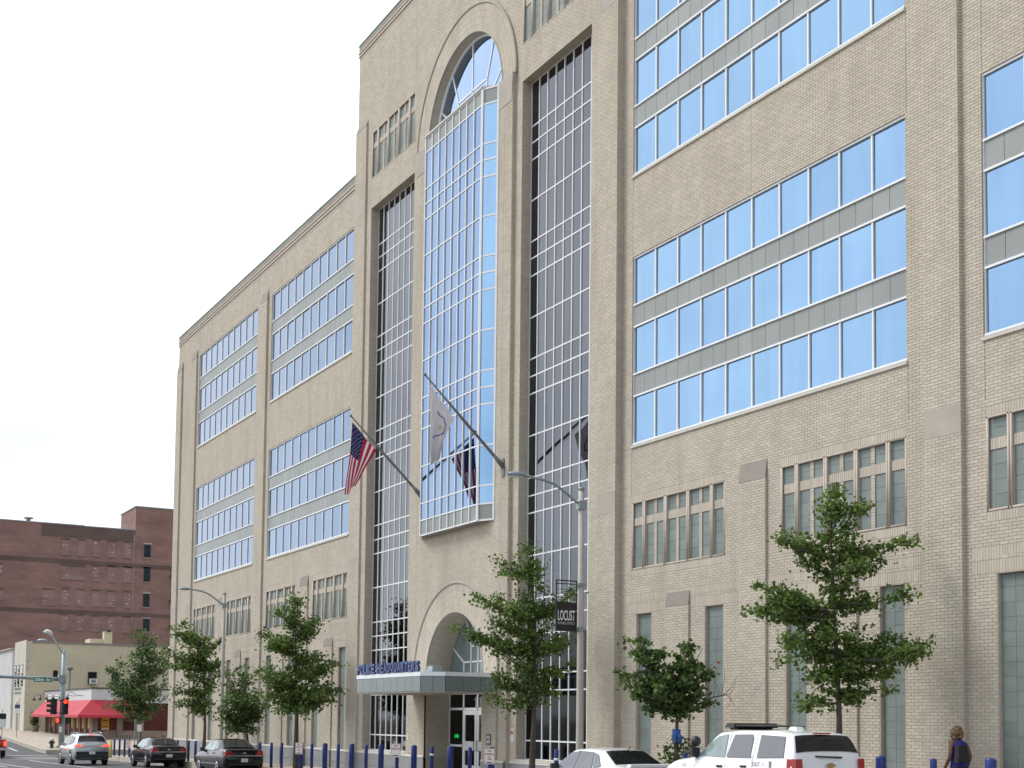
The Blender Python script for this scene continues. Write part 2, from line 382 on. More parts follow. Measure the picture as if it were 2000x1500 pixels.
# ------------------------------------------------------------------ brick laying
BL, BH, BJ = 0.2032, 0.0677, 0.010
def sn(z): return round(z / BH) * BH
def lay(u0, u1, v0, v1, holes=(), keep=None):
    out = []
    for k in range(int(math.floor(v0 / BH + 1e-6)), int(math.ceil(v1 / BH - 1e-6))):
        a, c = max(v0, k * BH), min(v1, (k + 1) * BH)
        if c - a < 0.02: continue
        vc = (a + c) / 2; segs = [(u0, u1)]
        for h in holes:
            if h[2] < vc < h[3]:
                ns = []
                for s0, s1 in segs:
                    if h[1] <= s0 or h[0] >= s1: ns.append((s0, s1)); continue
                    if h[0] > s0: ns.append((s0, h[0]))
                    if h[1] < s1: ns.append((h[1], s1))
                segs = ns
        off = (k % 2) * BL / 2
        for s0, s1 in segs:
            j = math.floor((s0 - off) / BL)
            while j * BL + off < s1 - 1e-6:
                b0, b1 = max(s0, j * BL + off), min(s1, (j + 1) * BL + off); j += 1
                if b1 - b0 < 0.03: continue
                if keep and not keep((b0 + b1) / 2, vc): continue
                out.append((b0 + BJ / 2, b1 - BJ / 2, a + BJ / 2, c - BJ / 2))
    return out
def soldier(u0, u1, v0, v1, holes=()):
    out = []; n = max(1, round((u1 - u0) / BH)); s = (u1 - u0) / n
    for k in range(n):
        c = u0 + (k + .5) * s
        if any(h[0] < c < h[1] and h[2] < (v0 + v1) / 2 < h[3] for h in holes): continue
        out.append((u0 + k * s + .004, u0 + (k + 1) * s - .004, v0 + .005, v1 - .005))
    return out
BF = []   # (segments array, face, plane coordinate)
def add_bricks(segs, face, plane):
    if segs: BF.append((np.array(segs), face, plane))
PROUD = 0.008
def brick_boxes(segs, face, p, proud=PROUD):
    n = len(segs); a, b, c, d = segs.T; z = np.zeros(n); V = np.zeros((n, 8, 3))
    if face == 'f':      # faces the street, -Y
        o, i = p - proud, p + .002
        for k, (u, y, v) in enumerate(((a, i, c), (b, i, c), (b, i, d), (a, i, d), (a, o, c), (b, o, c), (b, o, d), (a, o, d))):
            V[:, k, 0] = u; V[:, k, 1] = y; V[:, k, 2] = v
    else:                # faces +X ('r') or -X ('l')
        s = 1 if face == 'r' else -1
        o, i = p + s * proud, p - s * .002
        for k, (u, x, v) in enumerate(((a, i, c), (b, i, c), (b, i, d), (a, i, d), (a, o, c), (b, o, c), (b, o, d), (a, o, d))):
            V[:, k, 0] = x; V[:, k, 1] = u; V[:, k, 2] = v
    F = np.array(((4, 5, 6, 7), (0, 1, 5, 4), (1, 2, 6, 5), (2, 3, 7, 6), (3, 0, 4, 7)))
    Q = (np.arange(n)[:, None, None] * 8 + F[None]).reshape(-1, 4)
    return V.reshape(-1, 3), Q
def wall_cells(b, u0, u1, v0, v1, y, holes=()):
    us = sorted(set([u0, u1] + [min(max(h[k], u0), u1) for h in holes for k in (0, 1)]))
    vs = sorted(set([v0, v1] + [min(max(h[k], v0), v1) for h in holes for k in (2, 3)]))
    for a, c in zip(us[:-1], us[1:]):
        run = None
        for e, f in zip(vs[:-1], vs[1:]):
            m, n = (a + c) / 2, (e + f) / 2
            if any(h[0] < m < h[1] and h[2] < n < h[3] for h in holes):
                if run is not None: b.quad((a, y, run), (c, y, run), (c, y, e), (a, y, e)); run = None
            elif run is None: run = e
        if run is not None: b.quad((a, y, run), (c, y, run), (c, y, v1), (a, y, v1))
def jamb(b, h, y0, y1):
    a, c, e, f = h
    b.quad((a, y0, e), (a, y1, e), (a, y1, f), (a, y0, f)); b.quad((c, y0, e), (c, y0, f), (c, y1, f), (c, y1, e))
    b.quad((a, y0, f), (a, y1, f), (c, y1, f), (c, y0, f)); b.quad((a, y0, e), (c, y0, e), (c, y1, e), (a, y1, e))

# ------------------------------------------------------------------ the police headquarters
HQ = empty('office_building')
tag(HQ, 'long tan brick police headquarters with blue ribbon windows, glazed bay and arched entrance', 'building')
XC = -41.01
YB, YP, YT, YTP, YC = 0.10, 0.0, -0.04, -0.12, -0.17
PL = sn(0.82)                                   # top of the granite plinth
BAYS = [('A', -74.92, 10.57), ('B', -62.15, 10.57), ('C', -30.6, 10.33), ('D', -18.22, 10.33)]
ROWH, SPH = 1.375, 0.575
BLK = [(sn(17.62), sn(22.94)), (sn(9.9), sn(15.2))]
LZ0, LZ1 = sn(6.33), sn(8.28)
LW1 = sn(5.15)
holesL, holesR = [], []
def bay_geo(x, s):
    k = s / 10.33
    return dict(louv=[(x + .04 * k, x + 4.17 * k), (x + 6.3 * k, x + 10.3 * k)], low=[(x + a * k, x + c * k) for a, c in ((.26, .99), (3.35, 4.11), (6.46, 7.19), (9.49, 10.23))],
                mid=(x + 4.8 * k, x + 5.8 * k), small=[(x + 1.7 * k, x + 2.72 * k), (x + 7.85 * k, x + 8.85 * k)])
sw = MB(); sw_j = MB()                           # mortar backing and reveals
for nm, x, s in BAYS:
    H = holesL if nm in 'AB' else holesR
    g = bay_geo(x, s)
    for z0, z1 in BLK: H.append((x, x + s, z0 - .1, z1))
    for a, c in g['louv']: H.append((a, c, LZ0, LZ1))
    for a, c in g['low']: H.append((a, c, PL, LW1))
XL, XR = -79.5, -8.0
TL, TR = -50.95, -31.1
RZ, RZ2 = 24.4, 25.12
bandH = []
def soldier_holes(x, s, H):
    g = bay_geo(x, s); res = []
    for a, c in g['louv']: res += [(a, c, LZ1, LZ1 + .2), (a, c, LZ0 - .2, LZ0)]
    res += [(x - .35, x + s + .35, LW1, LW1 + 4 * BH), (x - .35, x + s + .35, LW1 + 4.75 * BH, LW1 + 8 * BH)]
    return res
for (x0, x1, H) in ((XL, TL, holesL), (TR, XR, holesR)):
    wall_cells(sw, x0, x1, -.6, RZ, YB, H)
    so_h = []
    for nm, x, s in BAYS:
        if x0 <= x < x1: so_h += soldier_holes(x, s, H)
    so_h = [h for h in so_h]
    add_bricks(lay(x0, x1, PL, RZ, H + so_h), 'f', YB)
    for h in so_h: add_bricks(soldier(h[0], h[1], h[2], h[3], []), 'f', YB)
    for h in H: jamb(sw_j, h, YB - .004, YB + .16)
# piers on the bay plane
def pier(x0, x1, y, ztop, yback, cap=True, caph=.52, z0=None, sides='r'):
    z0 = PL if z0 is None else z0
    sw.quad((x0, y, -.6), (x1, y, -.6), (x1, y, ztop), (x0, y, ztop))
    sw.quad((x1, y, -.6), (x1, yback, -.6), (x1, yback, ztop), (x1, y, ztop)); sw.quad((x0, yback, -.6), (x0, y, -.6), (x0, y, ztop), (x0, yback, ztop))
    add_bricks(lay(x0, x1, z0, ztop), 'f', y)
    add_bricks(lay(y, yback - .002, z0, ztop), 'r', x1)
    if yback - y > .03: add_bricks(lay(y, yback - .002, z0, ztop), 'l', x0)
    if cap:
        c = MB(); t = ztop + caph
        c.hexa([(x0, y - .012, ztop), (x1, y - .012, ztop), (x1, yback, ztop), (x0, yback, ztop), (x0, yback - .02, t), (x1, yback - .02, t), (x1, yback, t), (x0, yback, t)])
        c.build('pier_cap', 'stone_dark', HQ)
def block_on(x0, x1, y, z0, z1):
    c = MB(); c.box(x0 + .02, x1 + .004, y - .014, y + .05, z0, z1); c.build('stone_block', 'stone', HQ)
for x0, x1 in ((-79.5, -78.42), (-76.3, -75.26), (-63.65, -62.65), (-19.72, -18.73)):
    pier(x0, x1, YP, 22.85, YB)
    block_on(x0, x1, YP, 8.05, 8.64)
for nm, x, s in BAYS:
    g = bay_geo(x, s)
    pier(*g['mid'], YB - .065, 8.08, YB, caph=.46)
    for q in g['small']: pier(*q, YB - .055, 5.22, YB, caph=.38)
# tower wall
TZ, TZ2 = 29.83, 30.48
TWIN = [(-49.40, -45.20), (-36.82, -32.63)]
TZ_B, TZ_T = sn(.95), sn(22.93)
UL0, UL1 = sn(24.16), sn(26.16)
CHW = 3.75                                      # half width of the projecting centre section
AZ, AR0, AR1 = 23.4, 2.88, 3.8                   # great arch
EZ, ER0, ER1 = 3.68, 2.2, 3.18                   # entrance arch
hT = [(a, c, TZ_B, TZ_T) for a, c in TWIN] + [(a, c, UL0, UL1) for a, c in TWIN] + [(XC - CHW, XC + CHW, -1, AZ)]
hTa = hT + [(XC - AR1, XC + AR1, AZ, AZ + AR1)]
wall_cells(sw, TL, TR, -.6, TZ, YT, hTa)
def arch_fill(b, xc, zc, r, hw, ztop, y, n=24):
    """wall round a half-round opening: from the arc to a box hw wide, up to ztop"""
    A = [(xc - r * math.cos(math.pi * k / n), zc + r * math.sin(math.pi * k / n)) for k in range(n + 1)]
    def outer(k):
        t = k / n
        if t < .25: return (xc - hw, zc + (ztop - zc) * t * 4)
        if t > .75: return (xc + hw, zc + (ztop - zc) * (1 - t) * 4)
        return (xc - hw + (t - .25) * 4 * hw, ztop)
    for k in range(n):
        p, q = outer(k), outer(k + 1)
        b.quad((A[k][0], y, A[k][1]), (p[0], y, p[1]), (q[0], y, q[1]), (A[k + 1][0], y, A[k + 1][1]))
arch_fill(sw, XC, AZ, AR0, AR1, AZ + AR1, YT)
def keepT(u, v): return not (v > AZ and math.hypot(u - XC, v - AZ) < AR1 - .06)
add_bricks(lay(TL, TR, PL, TZ, hT, keepT), 'f', YT)
for h in hT[:4]: jamb(sw_j, h, YT - .004, YT + .34 if h[3] < 23 else YT + .16)
for a, c in TWIN: add_bricks(lay(YT, YT + .30, TZ_B, TZ_T), 'r', a)
add_bricks(lay(YT, YB, PL, TZ), 'r', TR)
sw.quad((TR, YT, -.6), (TR, 20, -.6), (TR, 20, TZ), (TR, YT, TZ)); sw.quad((TL, 20, -.6), (TL, YT, -.6), (TL, YT, TZ), (TL, 20, TZ))
pier(TL - .05, -49.88, YTP, 26.62, YB, caph=.66); pier(-32.1, TR + .004, YTP, 26.62, YB, caph=.66)
for x0, x1 in ((TL - .05, -49.88), (-32.1, TR + .004)):
    block_on(x0, x1, YTP, 8.05, 8.66); block_on(x0, x1, YTP, 22.94, 23.56)
# projecting centre section
BHW, BFW, BYF = 2.82, 2.2, -0.5                  # glazed bay: half width at wall, at front, front plane
BZ0, BZ1 = 8.72, 23.42
hC = [(XC - BHW, XC + BHW, BZ0 + .05, AZ + 1), (XC - ER0, XC + ER0, -1, EZ)]
wall_cells(sw, XC - CHW, XC + CHW, -.6, AZ, YC, hC + [(XC - ER1, XC + ER1, EZ, EZ + ER1)])
arch_fill(sw, XC, EZ, ER0, ER1, EZ + ER1, YC)
def keepC(u, v): return not (v > EZ and math.hypot(u - XC, v - EZ) < ER1 - .06)
add_bricks(lay(XC - CHW, XC + CHW, PL, AZ, hC, keepC), 'f', YC)
for s in (1, -1):
    x = XC + s * CHW
    sw.quad((x, YC, -.6), (x, YT, -.6), (x, YT, AZ), (x, YC, AZ))
    add_bricks(lay(YC, YT, PL, AZ), 'r' if s > 0 else 'l', x)
    c = MB()   # chamfered impost stones at the feet of the great arch
    xi, xo = XC + s * (BHW + .02), XC + s * (CHW + .06)
    c.hexa([(xi, YC - .02, AZ - .9), (xo - s * .12, YC - .02, AZ - .9), (xo - s * .12, YT, AZ - .9), (xi, YT, AZ - .9),
            (xi, YC - .05, AZ + .02), (xo, YC - .05, AZ + .02), (xo, YT, AZ + .02), (xi, YT, AZ + .02)])
    c.build('impost_stone', 'stone', HQ)
    c = MB(); x0, x1 = sorted((XC + s * ER0, XC + s * 3.2))
    c.box(x0, x1, YC - .07, YC + .004, -.6, 3.05)
    c.build('door_pier', 'mortar', HQ)
    add_bricks(lay(x0, x1, PL, 3.05), 'f', YC - .07); add_bricks(lay(YC - .07, YC - .006, PL, 3.05), 'r', x1)
# arch rings of radiating bricks
def arch_ring(r0, r1, zc, y, nrow, name):
    V, Q = [], []
    rows = np.linspace(r0, r1, nrow + 1)
    for a, c in zip(rows[:-1], rows[1:]):
        n = int(math.pi * (a + c) / 2 / BH)
        for k in range(n):
            t0, t1 = math.pi * (k + .06) / n, math.pi * (k + .94) / n; i = len(V)
            for yy in (y, y - .03):
                for r, t in ((a + .004, t0), (c - .004, t0), (c - .004, t1), (a + .004, t1)): V.append((XC + r * math.cos(t), yy, zc + r * math.sin(t)))
            Q += [(i + 4, i + 5, i + 6, i + 7), (i, i + 1, i + 5, i + 4), (i + 1, i + 2, i + 6, i + 5), (i + 2, i + 3, i + 7, i + 6), (i + 3, i, i + 4, i + 7)]
    o = fast_mesh(name, V, Q, 'brick', HQ); o['kind'] = 'stuff'
    b = MB(); n = 40
    for k in range(n):
        t0, t1 = math.pi * k / n, math.pi * (k + 1) / n
        P = [(XC + r * math.cos(t), zc + r * math.sin(t)) for r, t in ((r0, t0), (r1, t0), (r1, t1), (r0, t1))]
        b.quad(*[(p[0], y - .024, p[1]) for p in P])
        b.quad((P[1][0], y - .024, P[1][1]), (P[1][0], y + .05, P[1][1]), (P[2][0], y + .05, P[2][1]), (P[2][0], y - .024, P[2][1]))
    b.build('arch_ring', 'mortar', HQ)
    b = MB()   # projecting label mould round the ring and small edge roll
    for rr, rad in ((r1 + .03, .045), (r0 + .0, .03)):
        b.tube([(XC + rr * math.cos(math.pi * k / 40), y - .03, zc + rr * math.sin(math.pi * k / 40)) for k in range(41)], rad, 6)
    b.build('arch_moulding', 'stone', HQ, True)
arch_ring(AR0, AR1, AZ, YT - .02, 4, 'arch_bricks'); arch_ring(ER0, ER1, EZ, YC, 4, 'arch_bricks')
def vault(zc, r, y0, y1, m, n=36):
    b = MB()
    for k in range(n):
        t0, t1 = math.pi * k / n, math.pi * (k + 1) / n
        b.quad((XC + r * math.cos(t0), y0, zc + r * math.sin(t0)), (XC + r * math.cos(t1), y0, zc + r * math.sin(t1)), (XC + r * math.cos(t1), y1, zc + r * math.sin(t1)), (XC + r * math.cos(t0), y1, zc + r * math.sin(t0)))
    return b.build('vault', m, HQ, True)
vault(AZ, AR0, YT - .04, .30, 'mortar'); vault(EZ, ER0, YC - .02, .78, 'mortar')
def vault_bricks(zc, r, y0, y1):
    V, Q = [], []; n = int(math.pi * r / BH)
    for k in range(n):
        t0, t1 = math.pi * (k + .07) / n, math.pi * (k + .93) / n; y = y0 - (BL / 2 if k % 2 else 0)
        while y < y1 - .02:
            a, c = max(y0, y) + .005, min(y1, y + BL) - .005; y += BL
            if c - a < .03: continue
            i = len(V)
            for rr in (r + .002, r - .007):
                for yy, t in ((a, t0), (c, t0), (c, t1), (a, t1)): V.append((XC + rr * math.cos(t), yy, zc + rr * math.sin(t)))
            Q += [(i + 4, i + 5, i + 6, i + 7), (i, i + 1, i + 5, i + 4), (i + 1, i + 2, i + 6, i + 5), (i + 2, i + 3, i + 7, i + 6), (i + 3, i, i + 4, i + 7)]
    o = fast_mesh('vault_bricks', V, Q, 'brick', HQ); o['kind'] = 'stuff'
vault_bricks(AZ, AR0, YT - .02, .24); vault_bricks(EZ, ER0, YC - .01, .74)
# entrance reveals
YD = 0.78
for s in (1, -1):
    x = XC + s * ER0
    sw_j.quad((x, YC - .07, -.6), (x, YD, -.6), (x, YD, EZ), (x, YC - .07, EZ))
    add_bricks(lay(YC - .07, YD, PL, EZ), 'r' if s < 0 else 'l', x)
sw.build('wall', 'mortar', HQ); sw_j.build('reveal', 'mortar', HQ)
# back and roof of the block
b = MB()
b.quad((XL, YB, -.6), (XL, 42, -.6), (XL, 42, RZ), (XL, YB, RZ)); b.quad((XR, 42, -.6), (XR, YB, -.6), (XR, YB, RZ), (XR, 42, RZ)); b.quad((XL, 42, -.6), (XR, 42, -.6), (XR, 42, RZ), (XL, 42, RZ))
b.build('side_wall', 'mortar', HQ)
b = MB(); b.quad((XL, .3, RZ), (TL, .3, RZ), (TL, 42, RZ), (XL, 42, RZ)); b.quad((TR, .3, RZ), (XR, .3, RZ), (XR, 42, RZ), (TR, 42, RZ)); b.quad((TL, .3, TZ), (TR, .3, TZ), (TR, 20, TZ), (TL, 20, TZ))
b.quad((TL, 20, RZ), (TR, 20, RZ), (TR, 42, RZ), (TL, 42, RZ)); b.quad((TL, 20, RZ), (TR, 20, RZ), (TR, 20, TZ), (TL, 20, TZ))
b.build('roof', 'stone_dark', HQ)
# cornices
def cornice(x0, x1, y, z0, z1):
    h = z1 - z0
    for nm, m, p, a, c in (('frieze_band', 'stone', .012, 0, .20), ('cornice_moulding', 'tube', .05, .20, .31), ('frieze_band', 'stone', .02, .31, .42), ('cornice_moulding', 'tube', .06, .42, .50), ('coping', 'stone_dark', .03, .50, .95), ('roof_flashing', 'flashing', .06, .95, 1.0)):
        b = MB(); b.box(x0 - (p if x0 in (XL, TL) else 0), x1 + (p if x1 in (XR, TR) else 0), y - p, y + .5, z0 + a * h, z0 + c * h); b.build(nm, m, HQ)
cornice(XL, TL - .1, YB, RZ, RZ2); cornice(TR + .1, XR, YB, RZ, RZ2); cornice(TL, TR, YT, TZ, TZ2)

# movement joints down the brickwork
for x, y, z0, z1 in ((-20.24, YB, 15.3, 17.5), (-20.24, YB, 8.6, 9.78), (-20.24, YB, 23.0, RZ), (-30.6, YB, 8.4, 9.78), (-30.6, YB, 15.3, 17.5), (-25.4, YB, 15.3, 17.5), (-18.2, YB, 8.6, 9.78), (-18.2, YB, 15.3, 17.5), (-64.4, YB, 15.3, 17.5), (-51.6, YB, 15.3, 17.5), (XC + 3.22, YC, 6.0, 22.4), (XC - 3.22, YC, 6.0, 22.4), (-32.64, YT, 23.1, 24.0), (-45.2, YT, 26.3, TZ)):
    b = MB(); b.box(x - .009, x + .009, y - .0095, y + .004, z0, z1); b.build('movement_joint', 'stone_dark', HQ)
# ---- bricks: the 300 nearest in view one by one, the others joined
allb = []
one = bpy.data.meshes.new('brick')
hl, hh = (BL - BJ) / 2, (BH - BJ) / 2
one.from_pydata([(x, y, z) for y in (.002, -PROUD) for x, z in ((-hl, -hh), (hl, -hh), (hl, hh), (-hl, hh))], [], [(4, 5, 6, 7), (0, 1, 5, 4), (1, 2, 6, 5), (2, 3, 7, 6), (3, 0, 4, 7)])
one.materials.append(M['brick_one'])
cand = []
for bi, (sg, face, p) in enumerate(BF):
    if face != 'f' or p > .2: continue
    full = (np.abs(sg[:, 1] - sg[:, 0] - 2 * hl) < 1e-4) & (np.abs(sg[:, 3] - sg[:, 2] - 2 * hh) < 1e-4)
    xc = (sg[:, 0] + sg[:, 1]) / 2; zc = (sg[:, 2] + sg[:, 3]) / 2
    ok = full & (xc > -20.4) & (xc < -17.45) & (zc > 1.6)
    for i in np.nonzero(ok)[0]:
        cand.append(((xc[i] - CAM.x) ** 2 + (p - CAM.y) ** 2 + (zc[i] - CAM.z) ** 2, bi, int(i), xc[i], p, zc[i]))
cand.sort(); cand = cand[:300]
drop = {}
for d, bi, i, x, p, z in cand:
    drop.setdefault(bi, []).append(i); inst('brick', one, (x, p, z), HQ)
VV, QQ, n0 = [], [], 0
for bi, (sg, face, p) in enumerate(BF):
    if bi in drop: sg = np.delete(sg, drop[bi], 0)
    if len(sg) == 0: continue
    v, q = brick_boxes(sg, face, p); VV.append(v); QQ.append(q + n0); n0 += len(v)
o = fast_mesh('brickwork', np.concatenate(VV), np.concatenate(QQ), 'brick', HQ); o['kind'] = 'stuff'

# ---- granite plinth, stone by stone
SEG = [(-79.5, -78.42, YP), (-78.42, -76.3, YB), (-76.3, -75.26, YP), (-75.26, -63.65, YB), (-63.65, -62.65, YP), (-62.65, TL, YB), (TL, -49.88, YTP), (-49.88, XC - CHW, YT),
       (XC - CHW, XC - ER0, YC - .07), (XC + ER0, XC + CHW, YC - .07), (XC + CHW, -32.1, YT), (-32.1, TR, YTP), (TR, -19.72, YB), (-19.72, -18.73, YP), (-18.73, -10, YB)]
for x0, x1, y in SEG:
    n = max(1, round((x1 - x0) / 1.22)); s = (x1 - x0) / n
    for r, (za, zb) in enumerate(((PL - .46, PL), (PL - 1.3, PL - .468))):
        for k in range(n):
            c = MB(); c.box(x0 + k * s + .003, x0 + (k + 1) * s - .003, y - .03, y + .0, za + .004, zb - .004); c.build('plinth_stone', 'granite', HQ)
    c = MB(); c.hexa([(x0, y - .045, PL), (x1, y - .045, PL), (x1, y + .02, PL), (x0, y + .02, PL), (x0, y - .012, PL + .07), (x1, y - .012, PL + .07), (x1, y + .02, PL + .07), (x0, y + .02, PL + .07)])
    c.build('plinth_ledge', 'sill', HQ)
for nm, x, s in BAYS:
    g = bay_geo(x, s)
    for q in [g['mid']] + g['small']:
        c = MB(); c.box(q[0], q[1], YB - .095, YB - .034, PL - 1.3, PL - .001); c.build('plinth_stone', 'granite', HQ)
# ------------------------------------------------------------------ windows of the headquarters
def quad_mesh(nm, w, h, m, d=.012):
    b = MB(); b.box(0, w, -d, 0, 0, h)
    me = bpy.data.meshes.new(nm); me.from_pydata(b.v, [], b.f); me.materials.append(M[m]); me.update(); return me
joinP = MB()       # panes past the 300 that show largest
PANES = 0
def ribbon(x0, s, z0, z1, y, singles, far=False):
    """three rows of ten lights with grey panels between"""
    gy = y + .085; fb = MB(); t = .024
    n = 10; cw = s / n
    rows = []; z = z1
    rh = (z1 - z0 - 2 * SPH) / 3
    for r in range(3):
        rows.append((z - rh, z)); z -= rh + SPH
    for r0, r1 in rows:
        fb.box(x0, x0 + s, y + .02, gy + .01, r1 - .048, r1); fb.box(x0, x0 + s, y + .01, gy + .01, r0, r0 + .046)
        for k in range(n + 1):
            x = x0 + k * cw; a, c = max(x0, x - t), min(x0 + s, x + t)
            fb.box(a, c, y + .035, gy + .01, r0 + .046, r1 - .048)
    for k in (0, 1):
        fb.box(x0 + k * (s - .03), x0 + k * (s - .03) + .03, y + .03, gy + .008, z0 + .003, z1 - .003)
    f = fb.build('window', 'alu', HQ)
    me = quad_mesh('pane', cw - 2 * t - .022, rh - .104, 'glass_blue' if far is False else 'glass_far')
    for r0, r1 in rows:
        for k in range(n):
            px = x0 + k * cw + t + .022
            if singles(k):
                # every light sits a hair out of true, so its reflection differs
                inst('pane', me, (px, gy, r0 + .046), f, rot=(rng.normal(0, .0022), 0, rng.normal(0, .0018)))
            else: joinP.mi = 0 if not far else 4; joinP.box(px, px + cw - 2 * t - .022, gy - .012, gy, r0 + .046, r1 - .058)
    pm = quad_mesh('spandrel_panel', cw / 2 - .012, SPH - .012, 'spandrel', .03)
    for r in (0, 1):
        zz = rows[r][0] - SPH
        for k in range(2 * n): inst('spandrel_panel', pm, (x0 + k * cw / 2 + .006, gy - .01, zz + .006), f)
    bk = MB(); bk.box(x0, x0 + s, gy + .006, gy + .06, z0, z1); bk.build('backing', 'dark_backing', f)
    sb = MB(); sb.hexa([(x0 - .03, y - .05, z0 - .1), (x0 + s + .03, y - .05, z0 - .1), (x0 + s + .03, gy, z0 - .1), (x0 - .03, gy, z0 - .1), (x0 - .03, y - .05, z0 - .03), (x0 + s + .03, y - .05, z0 - .03), (x0 + s + .03, gy, z0 + .002), (x0 - .03, gy, z0 + .002)])
    sb.build('sill', 'sill', f)
for nm, x, s in BAYS:
    for z0, z1 in BLK:
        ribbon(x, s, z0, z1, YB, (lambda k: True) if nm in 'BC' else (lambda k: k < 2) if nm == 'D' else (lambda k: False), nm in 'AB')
# tall curtain windows
TRS = [21.48, 20.93, 20.36, 19.0, 17.64, 17.08, 16.5, 15.13, 13.77, 13.2, 12.63, 11.27, 9.91, 9.33, 8.77, 7.4, 6.01, 5.45, 4.89, 3.65, 3.11, 1.54]
def tall(x0, x1, single):
    y = YT + .26; gy = y + .09; fb = MB(); n = 8; cw = (x1 - x0) / n
    zs = [TZ_T] + TRS + [TZ_B]
    for k in range(n + 1):
        x = x0 + k * cw; t = .019; fb.box(max(x0, x - t), min(x1, x + t), y + .055, gy + .01, TZ_B, TZ_T)
    for z in zs: fb.box(x0, x1, y + .06, gy + .01, max(TZ_B, z - .022), min(TZ_T, z + .022))
    f = fb.build('window', 'alu', HQ)
    for a, c in zip(zs[:-1], zs[1:]):
        dark = a < 5.0  # lowest rows get darker glass, imitating the reflected street front opposite
        me = quad_mesh('pane', cw - .095, a - c - .055, 'glass_dark' if dark else 'glass_grey')
        for k in range(n):
            px = x0 + k * cw + .072  # wide gap bares the dark backing, imitating the mullion side mirrored in the pane
            if single: inst('pane', me, (px, gy, c + .0275), f, rot=(rng.normal(0, .002), 0, rng.normal(0, .002)))
            else: joinP.mi = 2 if dark else 1; joinP.box(px, px + cw - .095, gy - .012, gy, c + .0275, a - .0275)
    bk = MB(); bk.box(x0, x1, gy + .006, gy + .06, TZ_B, TZ_T); bk.build('backing', 'dark_backing', f)
    sb = MB(); sb.box(x0, x1, YT - .03, gy, TZ_B - .09, TZ_B + .002); sb.build('sill', 'sill', f)
tall(*TWIN[0], False); tall(*TWIN[1], True)
# glazed bay
def bay_window():
    zs = [BZ1 - .03, 22.86, 21.49, 20.93, 20.35, 19.0, 17.64, 17.07, 16.49, 15.12, 13.76, 13.19, 12.62, 11.25, 9.9, 9.29, BZ0 + .03]
    n = 8; cw = 2 * BFW / n; fb = MB()
    for k in range(n + 1):
        x = XC - BFW + k * cw; fb.box(x - .021, x + .021, BYF - .03, BYF + .06, BZ0, BZ1)
    for z in zs: fb.box(XC - BFW, XC + BFW, BYF - .016, BYF + .06, z - .022, z + .022)
    for s in (1, -1):
        A = Vector((XC + s * BFW, BYF, 0)); B = Vector((XC + s * BHW, YC, 0)); d = (B - A).normalized(); nn = Vector((-d.y, d.x, 0)) * (-1 if s > 0 else 1)
        if nn.y > 0: nn = -nn
        ln = (B - A).length
        def cb(t0, t1, z0, z1, p):
            a = A + d * t0; c = A + d * t1; q = nn * p; i = -nn * .05
            fb.hexa([(a + q) + Vector((0, 0, z0)), (c + q) + Vector((0, 0, z0)), (c + i) + Vector((0, 0, z0)), (a + i) + Vector((0, 0, z0)), (a + q) + Vector((0, 0, z1)), (c + q) + Vector((0, 0, z1)), (c + i) + Vector((0, 0, z1)), (a + i) + Vector((0, 0, z1))])
        cb(0.0, .07, BZ0, BZ1, .034); cb(ln - .07, ln, BZ0, BZ1, .03)
        for z in zs: cb(.05, ln - .05, z - .03, z + .03, .015)
    f = fb.build('bay_window', 'alu', HQ)
    rows = list(zip(zs[:-1], zs[1:]))
    for r, (a, c) in enumerate(rows):
        spn = r in (0, len(rows) - 1)
        if spn: me = quad_mesh('spandrel_panel', cw - .05, a - c - .05, 'spandrel')
        for k in range(n):
            px = XC - BFW + k * cw + .025
            if spn: inst('spandrel_panel', me, (px, BYF + .02, c + .025), f)
            else: joinP.mi = 3; joinP.box(px + .05, px + cw - .05, BYF + .008, BYF + .02, c + .025, a - .025)  # panes cut narrow: dark backing strips stand in for mullion reflections
        for s in (1, -1):
            A = Vector((XC + s * BFW, BYF, 0)); B = Vector((XC + s * BHW, YC, 0)); ln = (B - A).length
            me2 = quad_mesh('pane', ln - .12, a - c - .05, 'spandrel' if spn else 'glass_blue')
            an = math.atan2(B.y - A.y, B.x - A.x)
            d = (B - A).normalized(); p = A + d * .06
            if s < 0: an += math.pi; p = A + d * (ln - .06)
            inst('spandrel_panel' if spn else 'pane', me2, (p.x, p.y + .015, c + .025), f, rot=(0, 0, an))
    pts = [(XC - BHW, YC + .3), (XC - BFW, BYF + .03), (XC + BFW, BYF + .03), (XC + BHW, YC + .3)]
    b = MB(); b.prism([(x, y, BZ0 - .02) for x, y in pts], (0, 0, .05)); b.build('soffit', 'stone_dark', f)
    pts2 = [(XC - BHW - .03, YC + .3), (XC - BFW - .03, BYF - .06), (XC + BFW + .03, BYF - .06), (XC + BHW + .03, YC + .3)]
    b = MB(); b.prism([(x, y, BZ1 - .005) for x, y in pts2], (0, 0, .07)); b.build('cap_flashing', 'sill', f)
    b = MB(); b.prism([(XC - BHW + .05, YC + .3, BZ0 + .05), (XC - BFW + .03, BYF + .03, BZ0 + .05), (XC + BFW - .03, BYF + .03, BZ0 + .05), (XC + BHW - .05, YC + .3, BZ0 + .05)], (0, 0, BZ1 - BZ0 - .1)); b.build('backing', 'dark_backing', f)
bay_window()
